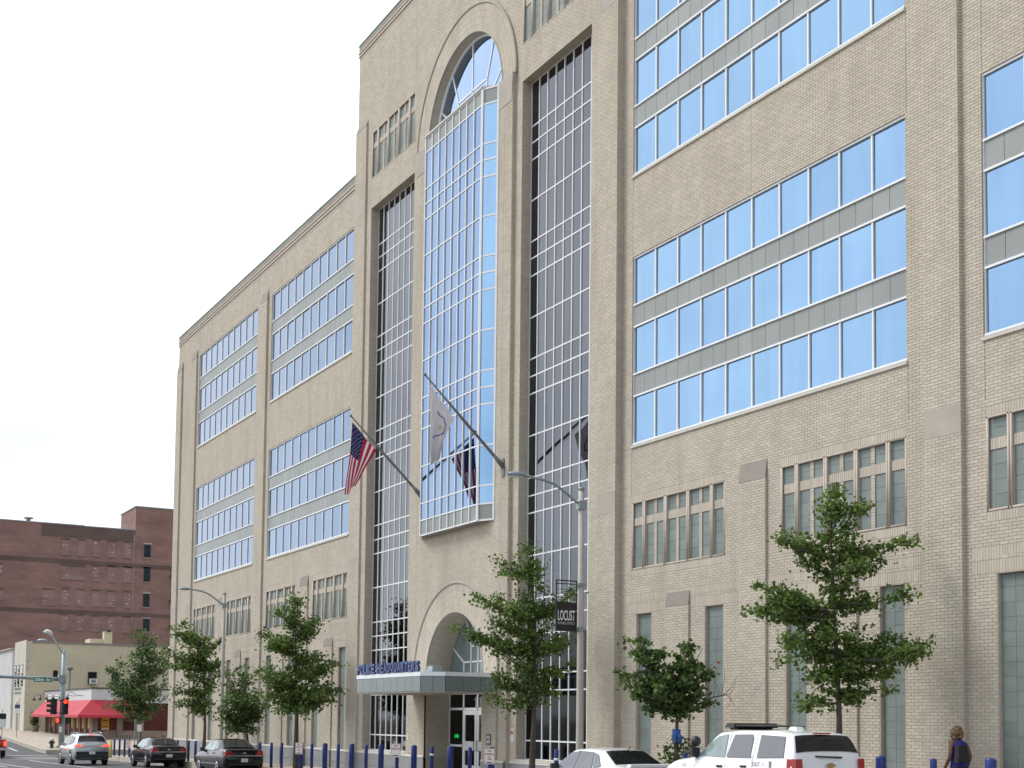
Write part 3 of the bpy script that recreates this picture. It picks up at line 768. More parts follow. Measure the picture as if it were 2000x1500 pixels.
# lunette of the great arch
def bar(b, p, q, y0, y1, t):
    p = Vector((p[0], 0, p[1])); q = Vector((q[0], 0, q[1])); d = (q - p).normalized(); n = Vector((-d.z, 0, d.x)) * t
    f = lambda v, y: (v.x, y, v.z)
    b.hexa([f(p - n, y0), f(p + n, y0), f(p + n, y1), f(p - n, y1), f(q - n, y0), f(q + n, y0), f(q + n, y1), f(q - n, y1)])
def half_disc(b, zc, r, y, d, n=32):
    b.prism([(XC + r * math.cos(math.pi * k / n), y, zc + r * math.sin(math.pi * k / n)) for k in range(n + 1)], (0, d, 0))
fb = MB(); y0, y1 = .235, .285
fb.tube([(XC + (AR0 - .04) * math.cos(math.pi * k / 32), .25, AZ + (AR0 - .04) * math.sin(math.pi * k / 32)) for k in range(33)], .05, 6)
bx, bz = 1.1, 1.05
bar(fb, (XC, AZ), (XC, AZ + AR0), y0, y1, .03); bar(fb, (XC - bx, AZ + bz), (XC + bx, AZ + bz), y0, y1, .03)
for s in (1, -1):
    bar(fb, (XC + s * bx, AZ), (XC + s * bx, AZ + bz), y0, y1, .03)
    a = R(55); bar(fb, (XC + s * bx, AZ + bz), (XC + s * AR0 * math.cos(a), AZ + AR0 * math.sin(a)), y0, y1, .03)
    a = R(27); bar(fb, (XC + s * bx, AZ + .1), (XC + s * AR0 * math.cos(a), AZ + AR0 * math.sin(a)), y0, y1, .03)
f = fb.build('arched_window', 'alu', HQ)
b = MB(); half_disc(b, AZ, AR0, .258, .03); b.build('pane', 'glass_arch', f)
# entrance: doors, side lights and fanlight
fb = MB(); y0, y1 = YD - .03, YD + .03
EX = [-ER0, -1.07, 0, 1.07, ER0]
for x in EX: bar(fb, (XC + x, -.3), (XC + x, 3.1), y0, y1, .04)
for z in (2.55, 3.1): bar(fb, (XC - ER0, z), (XC + ER0, z), y0, y1, .04)
for x in (-1.1, -.55, 0, .55, 1.1): bar(fb, (XC + x, 3.68), (XC + x, 4.2 if abs(x) > 1 else 4.75 if abs(x) > .5 else 5.86), y0, y1, .03)
bar(fb, (XC - 1.1, 4.2), (XC + 1.1, 4.2), y0, y1, .03); bar(fb, (XC - .55, 4.75), (XC + .55, 4.75), y0, y1, .03)
for s in (1, -1):
    bar(fb, (XC + s * 1.1, 4.2), (XC + s * 1.95, 4.72), y0, y1, .03); bar(fb, (XC + s * .55, 4.75), (XC + s * .95, 5.66), y0, y1, .03)
    bar(fb, (XC + s * ER0, 1.25), (XC + s * 1.07, 1.25), y0, y1, .04)
f = fb.build('entrance_frame', 'alu', HQ)
b = MB(); half_disc(b, EZ, ER0, YD, .02); b.build('fanlight_pane', 'fan_glass', f)
for k in range(4):
    b = MB(); b.box(XC + EX[k] + .04, XC + EX[k + 1] - .04, YD, YD + .012, 2.59, 3.06); b.build('pane', 'glass_door', f)
    if k in (0, 3):
        b = MB(); b.box(XC + EX[k] + .04, XC + EX[k + 1] - .04, YD, YD + .012, 1.29, 2.51); b.build('pane', 'glass_door', f)
        b = MB(); b.box(XC + EX[k] + .04, XC + EX[k + 1] - .04, YD, YD + .012, .1, 1.21); b.build('pane', 'glass_door', f)
for s in (-1, 1):
    x0, x1 = sorted((XC + s * .03, XC + s * 1.03)); g0 = .35
    db = MB(); z0, z1 = .28, 2.5
    for q in ((x0, x0 + .13, z0, z1), (x1 - .13, x1, z0, z1), (x0 + .13, x1 - .13, z1 - .16, z1), (x0 + .13, x1 - .13, z0, z0 + .3), (x0 + .13, x1 - .13, 1.1, 1.42)): db.box(q[0], q[1], YD - .045, YD + .01, q[2], q[3])
    d = db.build('door', 'alu', HQ)
    for za, zb in ((z0 + .3, 1.1), (1.42, z1 - .16)):
        b = MB(); b.box(x0 + .13, x1 - .13, YD - .015, YD, za, zb); b.build('pane', 'glass_door', d)
    b = MB(); hx = XC + s * .12; b.tube([(hx, YD - .045, 1.08), (hx, YD - .1, 1.12), (hx, YD - .1, 1.4), (hx, YD - .045, 1.44)], .014, 6); b.build('handle', 'plastic', d)
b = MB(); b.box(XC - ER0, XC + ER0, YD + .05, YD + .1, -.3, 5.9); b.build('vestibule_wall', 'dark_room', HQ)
b = MB(); b.box(XC - ER0, XC + ER0, YC - .1, YD + .05, zg(XC) - .3, zg(XC) + .006); b.build('threshold', 'granite', HQ)
# joined panes (those past the largest 300)
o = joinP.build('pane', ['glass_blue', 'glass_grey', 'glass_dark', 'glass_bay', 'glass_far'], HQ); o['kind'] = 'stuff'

# block-filled windows
manyB = MB(); manyF = []
def louver(x0, x1, z0, z1, y, single):
    w = x1 - x0; h = z1 - z0; fb = MB(); r = .03; yy = y + .008
    k = w / 4.13
    lw, mm, bm = .375 * k, .13 * k, .125 * k
    xs = []; x = x0 + .05 * k; groups = (1, 2, 2, 2, 1); mull = []; bmull = []
    tot = 8 * lw + 4 * mm + 3 * bm; x = x0 + (w - tot) / 2
    for gi, g in enumerate(groups):
        for j in range(g):
            xs.append((x, x + lw)); x += lw
            if j < g - 1: bmull.append((x, x + bm)); x += bm
        if gi < 4: mull.append((x, x + mm)); x += mm
    def rod(p, q): fb.tube([p, q], r, 6)
    edges = [x0 + .02] + [v for a, c in mull for v in (a + .03, c - .03)] + [x1 - .02]
    for e in edges: rod((e, yy, z0), (e, yy, z1))
    rod((x0, yy, z1 - .02), (x1, yy, z1 - .02)); rod((x0, yy, z0 + .025), (x1, yy, z0 + .025))
    za, zb = z0 + .645 * h, z0 + .765 * h
    f = fb.build('window', 'tube', HQ, True)
    gy = y + .075
    for a, c in mull: mb = MB(); mb.box(a, c, y + .03, gy, z0, z1); mb.build('mullion', 'sill', f)
    sg = []
    for a, c in bmull: sg += [(a + .004, c - .004, z0 + q * BH + .004, z0 + (q + 1) * BH - .004) for q in range(int(h / BH)) if not (za - .06 < z0 + q * BH < zb + .0)]
    gs = [x0 + .05] + [v for a, c in mull for v in (a, c)] + [x1 - .05]
    for a, c in zip(gs[::2], gs[1::2]): sg += soldier(a, c, za, zb)
    v, q = brick_boxes(np.array(sg), 'f', y + .045); o = fast_mesh('mullion_bricks', v, q, 'brick', f); o['kind'] = 'stuff'
    mb = MB()
    for a, c in bmull: mb.box(a, c, y + .046, gy, z0, z1)
    mb.box(x0 + .04, x1 - .04, y + .047, gy - .001, za, zb); mb.build('brick_mullion', 'mortar', f)
    bk = MB(); bk.box(x0, x1, gy, gy + .06, z0, z1); bk.build('mortar_bed', 'joint', f)
    for a, c in xs:
        for s0, s1, n in ((z0 + .04, za, 4), (zb, z1 - .04, 2)):
            bh = (s1 - s0) / n
            for i in range(n):
                if single: inst('block', blockmesh(c - a - .006, bh - .008), (a + .003, gy, s0 + i * bh + .004), f)
                else: manyB.box(a + .003, c - .003, gy - .014, gy, s0 + i * bh + .004, s0 + (i + 1) * bh - .004)
_bm = {}
def blockmesh(w, h):
    k = (round(w, 3), round(h, 3))
    if k not in _bm: _bm[k] = quad_mesh('block', w, h, 'block', .014)
    return _bm[k]
def lowwin(x0, x1, y, single):
    gy = y + .1; n = 15; bh = (LW1 - PL) / n; cw = (x1 - x0) / 2
    fb = MB(); fb.box(x0, x0 + .012, y - .006, gy, PL, LW1); fb.box(x1 - .012, x1, y - .006, gy, PL, LW1); fb.box(x0, x1, y - .006, gy, LW1 - .012, LW1)
    f = fb.build('window', 'tube', HQ)
    bk = MB(); bk.box(x0, x1, gy, gy + .05, PL, LW1); bk.build('mortar_bed', 'joint', f)
    for i in range(n):
        for j in range(2):
            if single: inst('block', blockmesh(cw - .008, bh - .008), (x0 + j * cw + .004, gy + rng.uniform(0, .002), PL + i * bh + .004), f)
            else: manyB.box(x0 + j * cw + .004, x0 + (j + 1) * cw - .004, gy - .014, gy, PL + i * bh + .004, PL + (i + 1) * bh - .004)
for nm, x, s in BAYS:
    g = bay_geo(x, s)
    for i, (a, c) in enumerate(g['louv']): louver(a, c, LZ0, LZ1, YB, nm == 'C' )
    for i, (a, c) in enumerate(g['low']): lowwin(a, c, YB, nm == 'C' or (nm == 'D' and i == 0))
for a, c in TWIN: louver(a, c, UL0, UL1, YT, False)
o = manyB.build('block', 'block_many', HQ); o['kind'] = 'stuff'

# canopy over the entrance
CF, CR, CYF, CYC = 2.62, 3.2, -2.65, -2.06
CZ0, CZ1 = 3.05, 3.68
cpts = [(XC - CR, YC - .05), (XC - CR, CYC), (XC - CF, CYF), (XC + CF, CYF), (XC + CR, CYC), (XC + CR, YC - .05)]
b = MB(); b.prism([(x, y, CZ0 + .02) for x, y in cpts], (0, 0, CZ1 - CZ0 - .06)); cano = b.build('canopy', 'dark_backing', HQ)
b = MB(); b.prism([(x * 1 + (.02 if x > XC else -.02), y - .03, CZ1 - .13) for x, y in cpts], (0, 0, .13)); b.build('fascia_trim', 'alu', cano)
b = MB(); b.prism([(x, y, CZ0 - .02) for x, y in cpts], (0, 0, .035)); b.build('soffit', 'soffit', cano)
for p, q in zip(cpts[:-1], cpts[1:]):
    p = Vector((*p, 0)); q = Vector((*q, 0)); d = q - p; ln = d.length; d.normalize(); nn = Vector((d.y, -d.x, 0))
    n = max(1, round(ln / .56)) if ln > 1.2 else 2
    for k in range(n):
        a = p + d * (ln * k / n + .006); c = p + d * (ln * (k + 1) / n - .006); z0, z1 = CZ0 + .02, CZ1 - .14
        pm = MB(); pm.hexa([a + nn * .02 + Vector((0, 0, z0)), c + nn * .02 + Vector((0, 0, z0)), c + Vector((0, 0, z0)), a + Vector((0, 0, z0)), a + nn * .02 + Vector((0, 0, z1)), c + nn * .02 + Vector((0, 0, z1)), c + Vector((0, 0, z1)), a + Vector((0, 0, z1))])
        pm.build('fascia_panel', 'canopy_panel', cano)
def settle(root, base):
    root.location = base
    for c in root.children: c.location = Vector(c.location) - Vector(base)
settle(HQ, (XC, 0.1, zg(XC)))

# the sign letters standing on the canopy
sign = empty('letter_sign'); tag(sign, 'blue capital letters reading POLICE HEADQUARTERS standing on the canopy front edge', 'sign')
sx0, sx1 = XC - CF + .05, XC + CF - .05
text = 'POLICE HEADQUARTERS'; lh = .34
adv = [.62 if ch == ' ' else .55 if ch == 'I' else 1.12 if ch == 'W' else 1.0 for ch in text]; tot = sum(adv); x = sx0
for ch, a in zip(text, adv):
    wd = (sx1 - sx0) * a / tot
    if ch != ' ':
        me, co = text_mesh(ch, 1.0, .12, 'letter_blue', bold=.035)
        mn, ex = co.min(0), np.ptp(co, 0); c = (co - mn) / np.maximum(ex, 1e-6)
        P = np.stack([x + wd * .06 + c[:, 0] * wd * .84, CYF + .02 - c[:, 2] * .08, CZ1 + .02 + c[:, 1] * lh], 1)
        me.vertices.foreach_set('co', P.astype(np.float32).ravel()); me.update()
        o = bpy.data.objects.new('letter', me); COL.objects.link(o); o.parent = sign
    x += wd
b = MB(); b.tube([(sx0, CYF + .03, CZ1 + .02), (sx1, CYF + .03, CZ1 + .02)], .015, 5); b.build('rail', 'letter_back', sign)
settle(sign, ((sx0 + sx1) / 2, CYF, CZ1))
fl = empty('flood_light'); tag(fl, 'small grey flood light lying on the canopy roof below the entrance arch', 'light')
b = MB(); b.hexa([(XC - .5, -1.0, CZ1 + .12), (XC + .2, -1.1, CZ1 + .12), (XC + .2, -.7, CZ1 + .12), (XC - .5, -.7, CZ1 + .12), (XC - .45, -.98, CZ1 + .32), (XC + .15, -1.06, CZ1 + .30), (XC + .15, -.72, CZ1 + .34), (XC - .45, -.72, CZ1 + .34)]); b.build('housing', 'galv', fl)
b = MB(); b.box(XC - .2, XC - .1, -.9, -.8, CZ1, CZ1 + .13); b.build('foot', 'plastic', fl)
settle(fl, (XC - .15, -.9, CZ1))
# ------------------------------------------------------------------ flags
def flag_pole(x, z0, label, tip):
    t = empty('flag_pole'); tag(t, label, 'flagpole', 'angled flagpoles on the facade')
    a = Vector((x, YC, z0)); c = Vector((x, *tip))
    b = MB(); b.tube([a + (c - a) * .05, a + (c - a) * .5, c], [.05, .045, .028], 10); b.build('pole', 'pole_dark', t, True)
    b = MB(); b.tube([a + (c - a) * -.005, a + (c - a) * .06, a + (c - a) * .13], [.09, .08, .055], 10)
    b.build('socket', 'pole_dark', t, True)
    b = MB(); b.prism([(x - .08, YC - .012, z0 - .32), (x + .08, YC - .012, z0 - .32), (x + .1, YC - .012, z0), (x + .06, YC - .012, z0 + .28), (x - .06, YC - .012, z0 + .28), (x - .1, YC - .012, z0)], (0, -.035, 0)); b.build('wall_bracket', 'pole_dark', t)
    b = MB(); b.lathe([(.01, -.05), (.045, -.03), (.05, 0), (.045, .03), (.01, .05)], 10, tuple(c)); b.build('finial', 'pole_dark', t, True)
    b = MB(); b.tube([c + Vector((.03, 0, -.04)), a * .55 + c * .45 + Vector((.05, 0, -.12)), a + Vector((.04, -.05, .05))], .006, 4); b.build('halyard', 'pole_conc', t)
    settle(t, (x, YC, z0)); return a, c
def cloth(x, A, B, C, D, nu, nv, amp, colour, name, mats, label, freq=3.0):
    """limp flag: A-B hoist along the pole, D-C the fly end"""
    V = []; F = []; mi = []
    for j in range(nv + 1):
        v = j / nv
        for i in range(nu + 1):
            u = i / nu
            p = (1 - u) * (1 - v) * np.array(A) + u * (1 - v) * np.array(B) + u * v * np.array(C) + (1 - u) * v * np.array(D)
            fold = math.sin(u * math.pi * freq + v * 1.7) * amp * (.25 + v) + .04 * math.sin(v * 7 + u * 3) * v
            s = 1 - .18 * math.sin(math.pi * v)
            V.append((x + fold, p[0] + .05 * math.sin(u * 9 + v * 5) * v, p[1] + (.06 * math.sin(u * math.pi * freq + 1) * v if v > .85 else 0)))
    for j in range(nv):
        for i in range(nu):
            a = j * (nu + 1) + i; F.append((a, a + 1, a + nu + 2, a + nu + 1)); mi.append(colour((i + .5) / nu, (j + .5) / nv))
    o = fast_mesh(name, V, F, mats, None, mi, True); tag(o, label, 'flag')
    return o, np.array(V).reshape(nv + 1, nu + 1, 3)
F1X, F2X = -43.87, -37.6
flag_pole(F1X, 10.3, 'grey angled pole carrying the striped flag left of the glazed bay', (-3.0, 12.95))
flag_pole(F2X, 10.37, 'grey angled pole carrying the white flag right of the glazed bay', (-3.04, 13.03))
def us(u, v):
    if u < 6 / 11 and v < .44: return 2
    return 0 if int(u * 11) % 2 == 0 else 1
o, G = cloth(F1X, (-2.93, 12.72), (-2.0, 11.80), (-2.80, 10.42), (-3.18, 10.0), 39, 26, .085, us, 'national_flag', ['flag_red', 'flag_white', 'flag_blue'], 'red and white striped flag with starred blue canton hanging limp', 2.6)
b = MB()
for r in range(9):
    for k in range(6 if r % 2 == 0 else 5):
        u = (r + .7) / 9 * 7 / 13; v = ((k + (.5 if r % 2 == 0 else 1.0)) / 6) * .42
        p = Vector(G[min(25, int(v * 26)), min(38, int(u * 39))])
        for s in (-.008, .008):
            b.poly([(p.x + s, p.y + .021 * math.cos(q * math.pi / 5 + .3) * (1 if q % 2 else .42), p.z + .021 * math.sin(q * math.pi / 5 + .3) * (1 if q % 2 else .42)) for q in range(10)])
b.build('stars', 'flag_white', o)
o, G = cloth(F2X, (-2.90, 12.76), (-1.98, 11.74), (-2.52, 10.42), (-2.86, 10.20), 30, 26, .17, lambda u, v: 0, 'white_flag', ['cloth_white'], 'white flag with a blue outlined emblem hanging limp', 3.4)
b = MB()
path = [(.42, .20), (.62, .24), (.80, .34), (.82, .42), (.68, .50), (.50, .58), (.38, .60)]
for (ua, va), (ub, vb) in zip(path[:-1], path[1:]):
    for k in range(6):
        q = []
        for t in (k / 6, (k + 1) / 6):
            u = ua + (ub - ua) * t; v = va + (vb - va) * t; q.append(Vector(G[min(26, round(v * 26)), min(30, round(u * 30))]))
        if (q[1] - q[0]).length < 1e-4: continue
        b.tube([q[0] + Vector((.0, 0, 0)), q[1]], .017, 5)
b.build('emblem', 'emblem_blue', o)
b = MB(); p = Vector(G[11, 17]); b.box(p.x - .02, p.x + .02, p.y - .05, p.y + .05, p.z - .06, p.z + .06); b.build('emblem_charge', 'emblem_gold', o)

# ------------------------------------------------------------------ bollards and signs along the kerb
def bollard(x, y, r, h, label, mname='bollard', band=False, group='blue bollards along the kerb'):
    t = empty('bollard'); tag(t, label, 'bollard', group)
    b = MB(); b.lathe([(r, -.05), (r, h - r * .45), (r * .92, h - r * .2), (r * .6, h - .02), (r * .15, h)], 14); b.build('sleeve', mname, t, True)
    if band:
        b = MB(); b.lathe([(r + .006, h - .30), (r + .006, h - .24)], 14); b.build('reflective_band', 'white_paint', t, True)
    t.location = (x, y, zg(x)); return t
def sign_on(x, y, z0, w, h, label, rows, border='sign_red', bg='white_paint', face=-1, name='parking_sign', cat='sign'):
    """flat sign plate facing the camera side of the street; rows: (text, rel z0, rel height, rel width, material)"""
    t = empty(name); tag(t, label, cat)
    ux = Vector((.62, .785, 0)); nn = Vector((.785, -.62, 0)); c = Vector((x, y, z0)); 
    b = MB(); o0 = c - ux * w / 2
    def pl(b, d, a0, a1, e0, e1, th):
        P = [o0 + ux * a0 * w + Vector((0, 0, e0 * h)), o0 + ux * a1 * w + Vector((0, 0, e0 * h)), o0 + ux * a1 * w + Vector((0, 0, e1 * h)), o0 + ux * a0 * w + Vector((0, 0, e1 * h))]
        b.prism([p + nn * d for p in P], nn * th)
    pl(b, 0, 0, 1, 0, 1, .004); b.build('plate', bg, t)
    if border:
        b = MB()
        for q in ((.03, .97, .02, .045), (.03, .97, .955, .98), (.03, .06, .02, .98), (.94, .97, .02, .98)): pl(b, .004, *q, .002)
        b.build('border', border, t)
    for tx, rz, rh, rw, m in rows:
        if tx == '<->':
            b = MB(); pl(b, .005, .2, .8, rz, rz + rh * .5, .002); b.build('arrow', m, t)
        else: text_on('lettering', tx, rh * h, rw * w, o0 + ux * (1 - rw) / 2 * w + Vector((0, 0, rz * h)), ux, (0, 0, 1), t, m, .007, bold=.03)
    settle(t, (x, y, z0)); return t
NP = [('NO', .76, .14, .4, 'sign_red'), ('PARKING', .57, .13, .82, 'sign_red'), ('ANY', .40, .10, .4, 'sign_red'), ('TIME', .25, .10, .5, 'sign_red'), ('<->', .08, .12, .8, 'black')]
RW = 'blue bollards along the kerb'
BX = [(-83.51, 1), (-82.11, 1), (-80.8, 1), (-79.56, 1), (-68.92, 1), (-66.83, 1), (-65.55, 1), (-62.84, 1), (-55.56, 1), (-54.05, 1), (-52.75, 1), (-50.47, 2), (-49.24, 1), (-47.83, 2), (-46.47, 1), (-45.15, 2), (-43.81, 1), (-42.49, 2), (-41.14, 1), (-39.79, 2), (-38.43, 1), (-37.11, 2), (-35.79, 1), (-34.42, 2), (-30.72, 1), (-24.96, 1), (-18.76, 2), (-17.45, 1), (-16.15, 2)]
BLAB = {-83.51: 'thin blue bollard nearest the yellow bollard at the corner', -82.11: 'second thin blue bollard from the yellow bollard', -80.8: 'third thin blue bollard from the yellow bollard', -79.56: 'thin blue bollard with sign behind the silver suv',
        -68.92: 'thin blue bollard just right of the farther black sedan roof', -66.83: 'thin blue bollard, first of two between the black sedans', -65.55: 'thin blue bollard, second of two between the black sedans, beside a trunk', -62.84: 'thin blue bollard half hidden by the nearer black sedan bonnet',
        -55.56: 'thin blue bollard touching the nearer black sedan tail light', -54.05: 'thin blue bollard right of the nearer black sedan', -52.75: 'thin blue bollard just left of the tall tree trunk', -50.47: 'thick blue bollard with no parking sign right of tree trunk', -49.24: 'thin blue bollard right of the first signed thick bollard',
        -47.83: 'thick blue bollard left of the tower corner pier', -46.47: 'thin blue bollard in front of the tower corner', -45.15: 'thick blue bollard left of the barred ground floor window', -43.81: 'thin blue bollard below the canopy left end', -42.49: 'thick blue bollard before the barred window under the canopy', -41.14: 'thin blue bollard carrying the square red lettered sign',
        -39.79: 'thick blue bollard beside the left brick door pier', -38.43: 'thin blue bollard with white band before dark recess', -37.11: 'thick blue bollard left of the entrance doors', -35.79: 'thin blue bollard in front of the entrance doors', -34.42: 'thick blue bollard with no parking sign below the address plaque',
        -30.72: 'thin blue bollard with white band by the white sedan mirror', -24.96: 'blue bollard top between small maple and white police suv', -18.76: 'thick blue bollard right of the white police suv', -17.45: 'thin blue bollard with white band left of the woman', -16.15: 'thick blue bollard at the right edge, right of the woman'}
for x, k in BX:
    bollard(x, -2.2, .062 if k == 1 else .098, 1.06 if k == 1 else 1.09, BLAB[x], band=x in (-38.43, -30.72, -17.45))
bollard(-80.75, -3.0, .075, .98, 'yellow bollard at the street corner behind the silver suv', 'yellow', group='yellow bollard')
def at_b(x, dx=0): return x + .07, -2.2 - .11
sign_on(-50.40, -2.31, zg(-50.4) + .62, .30, .46, 'white and red no parking sign on thick bollard beside tree', NP)
sign_on(-34.33, -2.31, zg(-34.3) + .58, .30, .46, 'white and red no parking sign on bollard near the doors', NP)
sign_on(-41.08, -2.28, zg(-41) + .66, .34, .46, 'white sign with red lettering on thin bollard by canopy', [('PERMIT', .78, .12, .7, 'sign_red'), ('PARKING', .61, .11, .75, 'sign_red'), ('ONLY', .45, .10, .5, 'sign_red'), ('<->', .10, .12, .8, 'black')] if False else [('<->', .10, .12, .8, 'black')] + [('NO', .76, .13, .4, 'sign_red'), ('PARKING', .56, .12, .82, 'sign_red')])
sign_on(-79.50, -2.28, zg(-79.5) + .52, .34, .46, 'white and red no parking sign near the street corner', NP)
def wall_sign(name, x, y, z0, w, h, label, bg, parts):
    t = empty(name); tag(t, label, 'sign'); b = MB(); b.box(x, x + w, y - .02, y - .001, z0, z0 + h); b.build('plate', bg, t); parts(t, x, y - .02, z0); settle(t, (x + w / 2, y, z0)); return t
def plaque(t, x, y, z):
    text_on('lettering', '1915', .10, .20, (x + .06, y, z + .19), (1, 0, 0), (0, 0, 1), t, 'white_paint', .004, bold=.03)
    text_on('lettering', 'OLIVE', .10, .26, (x + .03, y, z + .05), (1, 0, 0), (0, 0, 1), t, 'white_paint', .004, bold=.03)
wall_sign('address_plaque', -38.42, YC - .078, 1.37, .32, .35, 'dark plaque reading 1915 OLIVE on the right door pier', 'plaque', plaque)
def nosmoke(t, x, y, z):
    b = MB(); b.tube([(x + .09 + .065 * math.cos(a), y - .004, z + .28 + .075 * math.sin(a)) for a in np.linspace(0, 2 * math.pi, 17)], .012, 5); b.build('prohibition_ring', 'sign_red', t)
    b = MB(); b.box(x + .04, x + .14, y - .006, y - .001, z + .265, z + .29); b.build('cigarette', 'black', t)
    b = MB(); bar(b, (x + .05, z + .33), (x + .13, z + .23), y - .008, y - .002, .008); b.build('slash', 'sign_red', t)
    for i in range(3):
        b = MB(); b.box(x + .04, x + .14, y - .005, y - .001, z + .05 + i * .04, z + .065 + i * .04); b.build('text_line', 'granite', t)
wall_sign('no_smoking_sign', -37.13, YT - .008, 1.50, .18, .40, 'white no smoking sign on wall right of the doors', 'white_paint', nosmoke)
wall_sign('no_smoking_sign', -45.02, YT - .008, 1.42, .18, .40, 'white no smoking sign beside the barred window left of doors', 'white_paint', nosmoke)
t = empty('neon_sign'); tag(t, 'green neon ATM sign glowing in the side light glass', 'sign')
text_on('lettering', 'ATM', .13, .30, (XC - 1.75, YD - .03, 1.52), (1, 0, 0), (0, 0, 1), t, 'green_neon', .0, bold=.01); settle(t, (XC - 1.6, YD - .03, 1.5))

# ------------------------------------------------------------------ street lights
def street_light(x, y, ztop, arm, label, banner=False):
    t = empty('street_light'); tag(t, label, 'street light', 'street lights on the kerb'); z0 = zg(x)
    b = MB(); b.tube([(x, y, z0 - .1), (x, y, z0 + .5), (x, y, (z0 + ztop) / 2), (x, y, ztop)], [.105, .10, .088, .07], 12); b.build('pole', 'pole_conc', t, True)
    b = MB(); b.lathe([(.085, 0), (.085, .05), (.04, .08)], 10, (x, y, ztop)); b.build('pole_cap', 'galv', t, True)
    b = MB(); pts = [Vector((x, q[0], q[1])) for q in arm]
    # smooth the arm
    sm = []
    for k in range(len(pts) - 1):
        p0 = pts[max(k - 1, 0)]; p1 = pts[k]; p2 = pts[k + 1]; p3 = pts[min(k + 2, len(pts) - 1)]
        for s in range(6):
            u = s / 6; sm.append(.5 * ((2 * p1) + (p2 - p0) * u + (2 * p0 - 5 * p1 + 4 * p2 - p3) * u * u + (3 * p1 - p0 - 3 * p2 + p3) * u ** 3))
    sm.append(pts[-1]); b.tube(sm, .035, 8); b.build('arm', 'galv', t, True)
    b = MB(); a = pts[0]; b.box(x - .09, x + .09, y - .12, y + .1, a.z - .12, a.z + .1); b.build('arm_clamp', 'galv', t)
    e = pts[-1]; b = MB()
    prof = [(.04, .0), (.10, .07), (.14, .2), (.15, .38), (.10, .52), (.02, .60)]
    n = 12
    base = len(b.v)
    for r, d in prof:
        for j in range(n):
            an = 2 * math.pi * j / n; zz = math.sin(an) * r * (.62 if math.sin(an) > 0 else .35)
            b.v.append((x + math.cos(an) * r, e.y - d, e.z + zz))
    for k in range(len(prof) - 1):
        for j in range(n):
            a0 = base + k * n + j; a1 = base + k * n + (j + 1) % n; b.f.append((a0, a1, a1 + n, a0 + n)); b.m.append(0)
    b.build('lamp_head', 'galv', t, True)
    b = MB(); b.box(x - .10, x + .10, e.y - .48, e.y - .18, e.z - .062, e.z - .045); b.build('lens', 'lens', t)
    if banner:
        za, zb = 4.50, 5.84; ya, yb = y - .76, y - .12
        b = MB()
        for q in ((yb - .03, yb, za, zb), (ya, ya + .03, za, zb), (ya + .03, yb - .03, zb - .03, zb), (ya + .03, yb - .03, za, za + .03), (ya + .03, yb - .03, zb - .11, zb - .085), (ya + .03, yb - .03, zb - .25, zb - .238), (ya + .03, yb - .03, zb - .36, zb - .348), (ya + .03, yb - .03, zb - .47, zb - .458)): b.box(x - .012, x + .012, *q)
        ba = b.build('banner_frame', 'black', t)
        b = MB(); b.box(x - .006, x + .006, ya + .03, yb - .03, za + .03, zb - .58); b.build('banner_sheet', 'black', ba)
        text_on('lettering', 'LOCUST', .27, .52, (x + .0065, ya + .06, za + .28), (0, 1, 0), (0, 0, 1), ba, 'white_paint', .003, bold=.012)
        text_on('lettering', 'BUSINESS DISTRICT', .065, .52, (x + .0065, ya + .06, za + .18), (0, 1, 0), (0, 0, 1), ba, 'fascia', .003)
        for z in (za + .08, zb - .1):
            b = MB(); b.box(x - .105, x + .105, y - .13, y + .11, z - .04, z + .04); b.build('banner_clamp', 'galv', ba)
    settle(t, (x, y, z0))
street_light(-29.55, -2.2, 8.25, [(-2.25, 7.85), (-2.77, 8.18), (-3.16, 8.36), (-3.85, 8.46)], 'concrete street light with black LOCUST banner in front of the tower', True)
street_light(-61.3, -2.2, 7.95, [(-2.25, 7.42), (-2.9, 7.87), (-3.35, 8.03), (-3.8, 8.08)], 'concrete street light without banner among the far trees')

# ------------------------------------------------------------------ traffic signal at the corner
t = empty('traffic_signal'); tag(t, 'grey traffic signal pole with mast arm, 20th St sign and red light', 'traffic signal')
X, Yp = -98.0, -2.7; z0 = zg(X)
b = MB(); b.tube([(X, Yp, z0), (X, Yp, 3.2), (X, Yp, 6.67)], [.21, .18, .155], 14); b.build('pole', 'galv', t, True)
b = MB(); b.box(X - .4, X + .4, Yp - .4, Yp + .4, z0, z0 + .14); b.build('base', 'kerb', t)
b = MB(); b.tube([(X, Yp, 4.68), (X, -7, 4.78), (X, -13, 4.95)], [.14, .11, .07], 10); b.build('mast_arm', 'galv', t, True)
b = MB(); b.box(X - .2, X + .24, Yp - .36, Yp + .16, 4.40, 4.98); b.build('arm_flange', 'galv', t)
b = MB(); b.tube([(X, Yp, 6.4), (X, -3.1, 7.0), (X, -3.6, 7.8)], .05, 8); b.build('lamp_arm', 'galv', t, True)
b = MB(); b.tube([(X, -3.55, 7.75), (X, -3.7, 7.95), (X, -3.9, 8.03), (X, -4.15, 7.98)], [.07, .16, .18, .06], 10); b.build('lamp_head', 'lens', t, True)
b = MB(); b.box(X + .15, X + .17, -4.75, -3.48, 4.43, 4.82); s = b.build('street_sign', 'sign_green', t)
b = MB()
for q in ((-4.75, -3.48, 4.43, 4.45), (-4.75, -3.48, 4.80, 4.82), (-4.75, -4.73, 4.43, 4.82), (-3.50, -3.48, 4.43, 4.82)): b.box(X + .171, X + .174, *q)
b.build('border', 'white_paint', s)
text_on('lettering', '20th St', .21, 1.06, (X + .172, -4.66, 4.52), (0, 1, 0), (0, 0, 1), s, 'white_paint', .004, bold=.02)
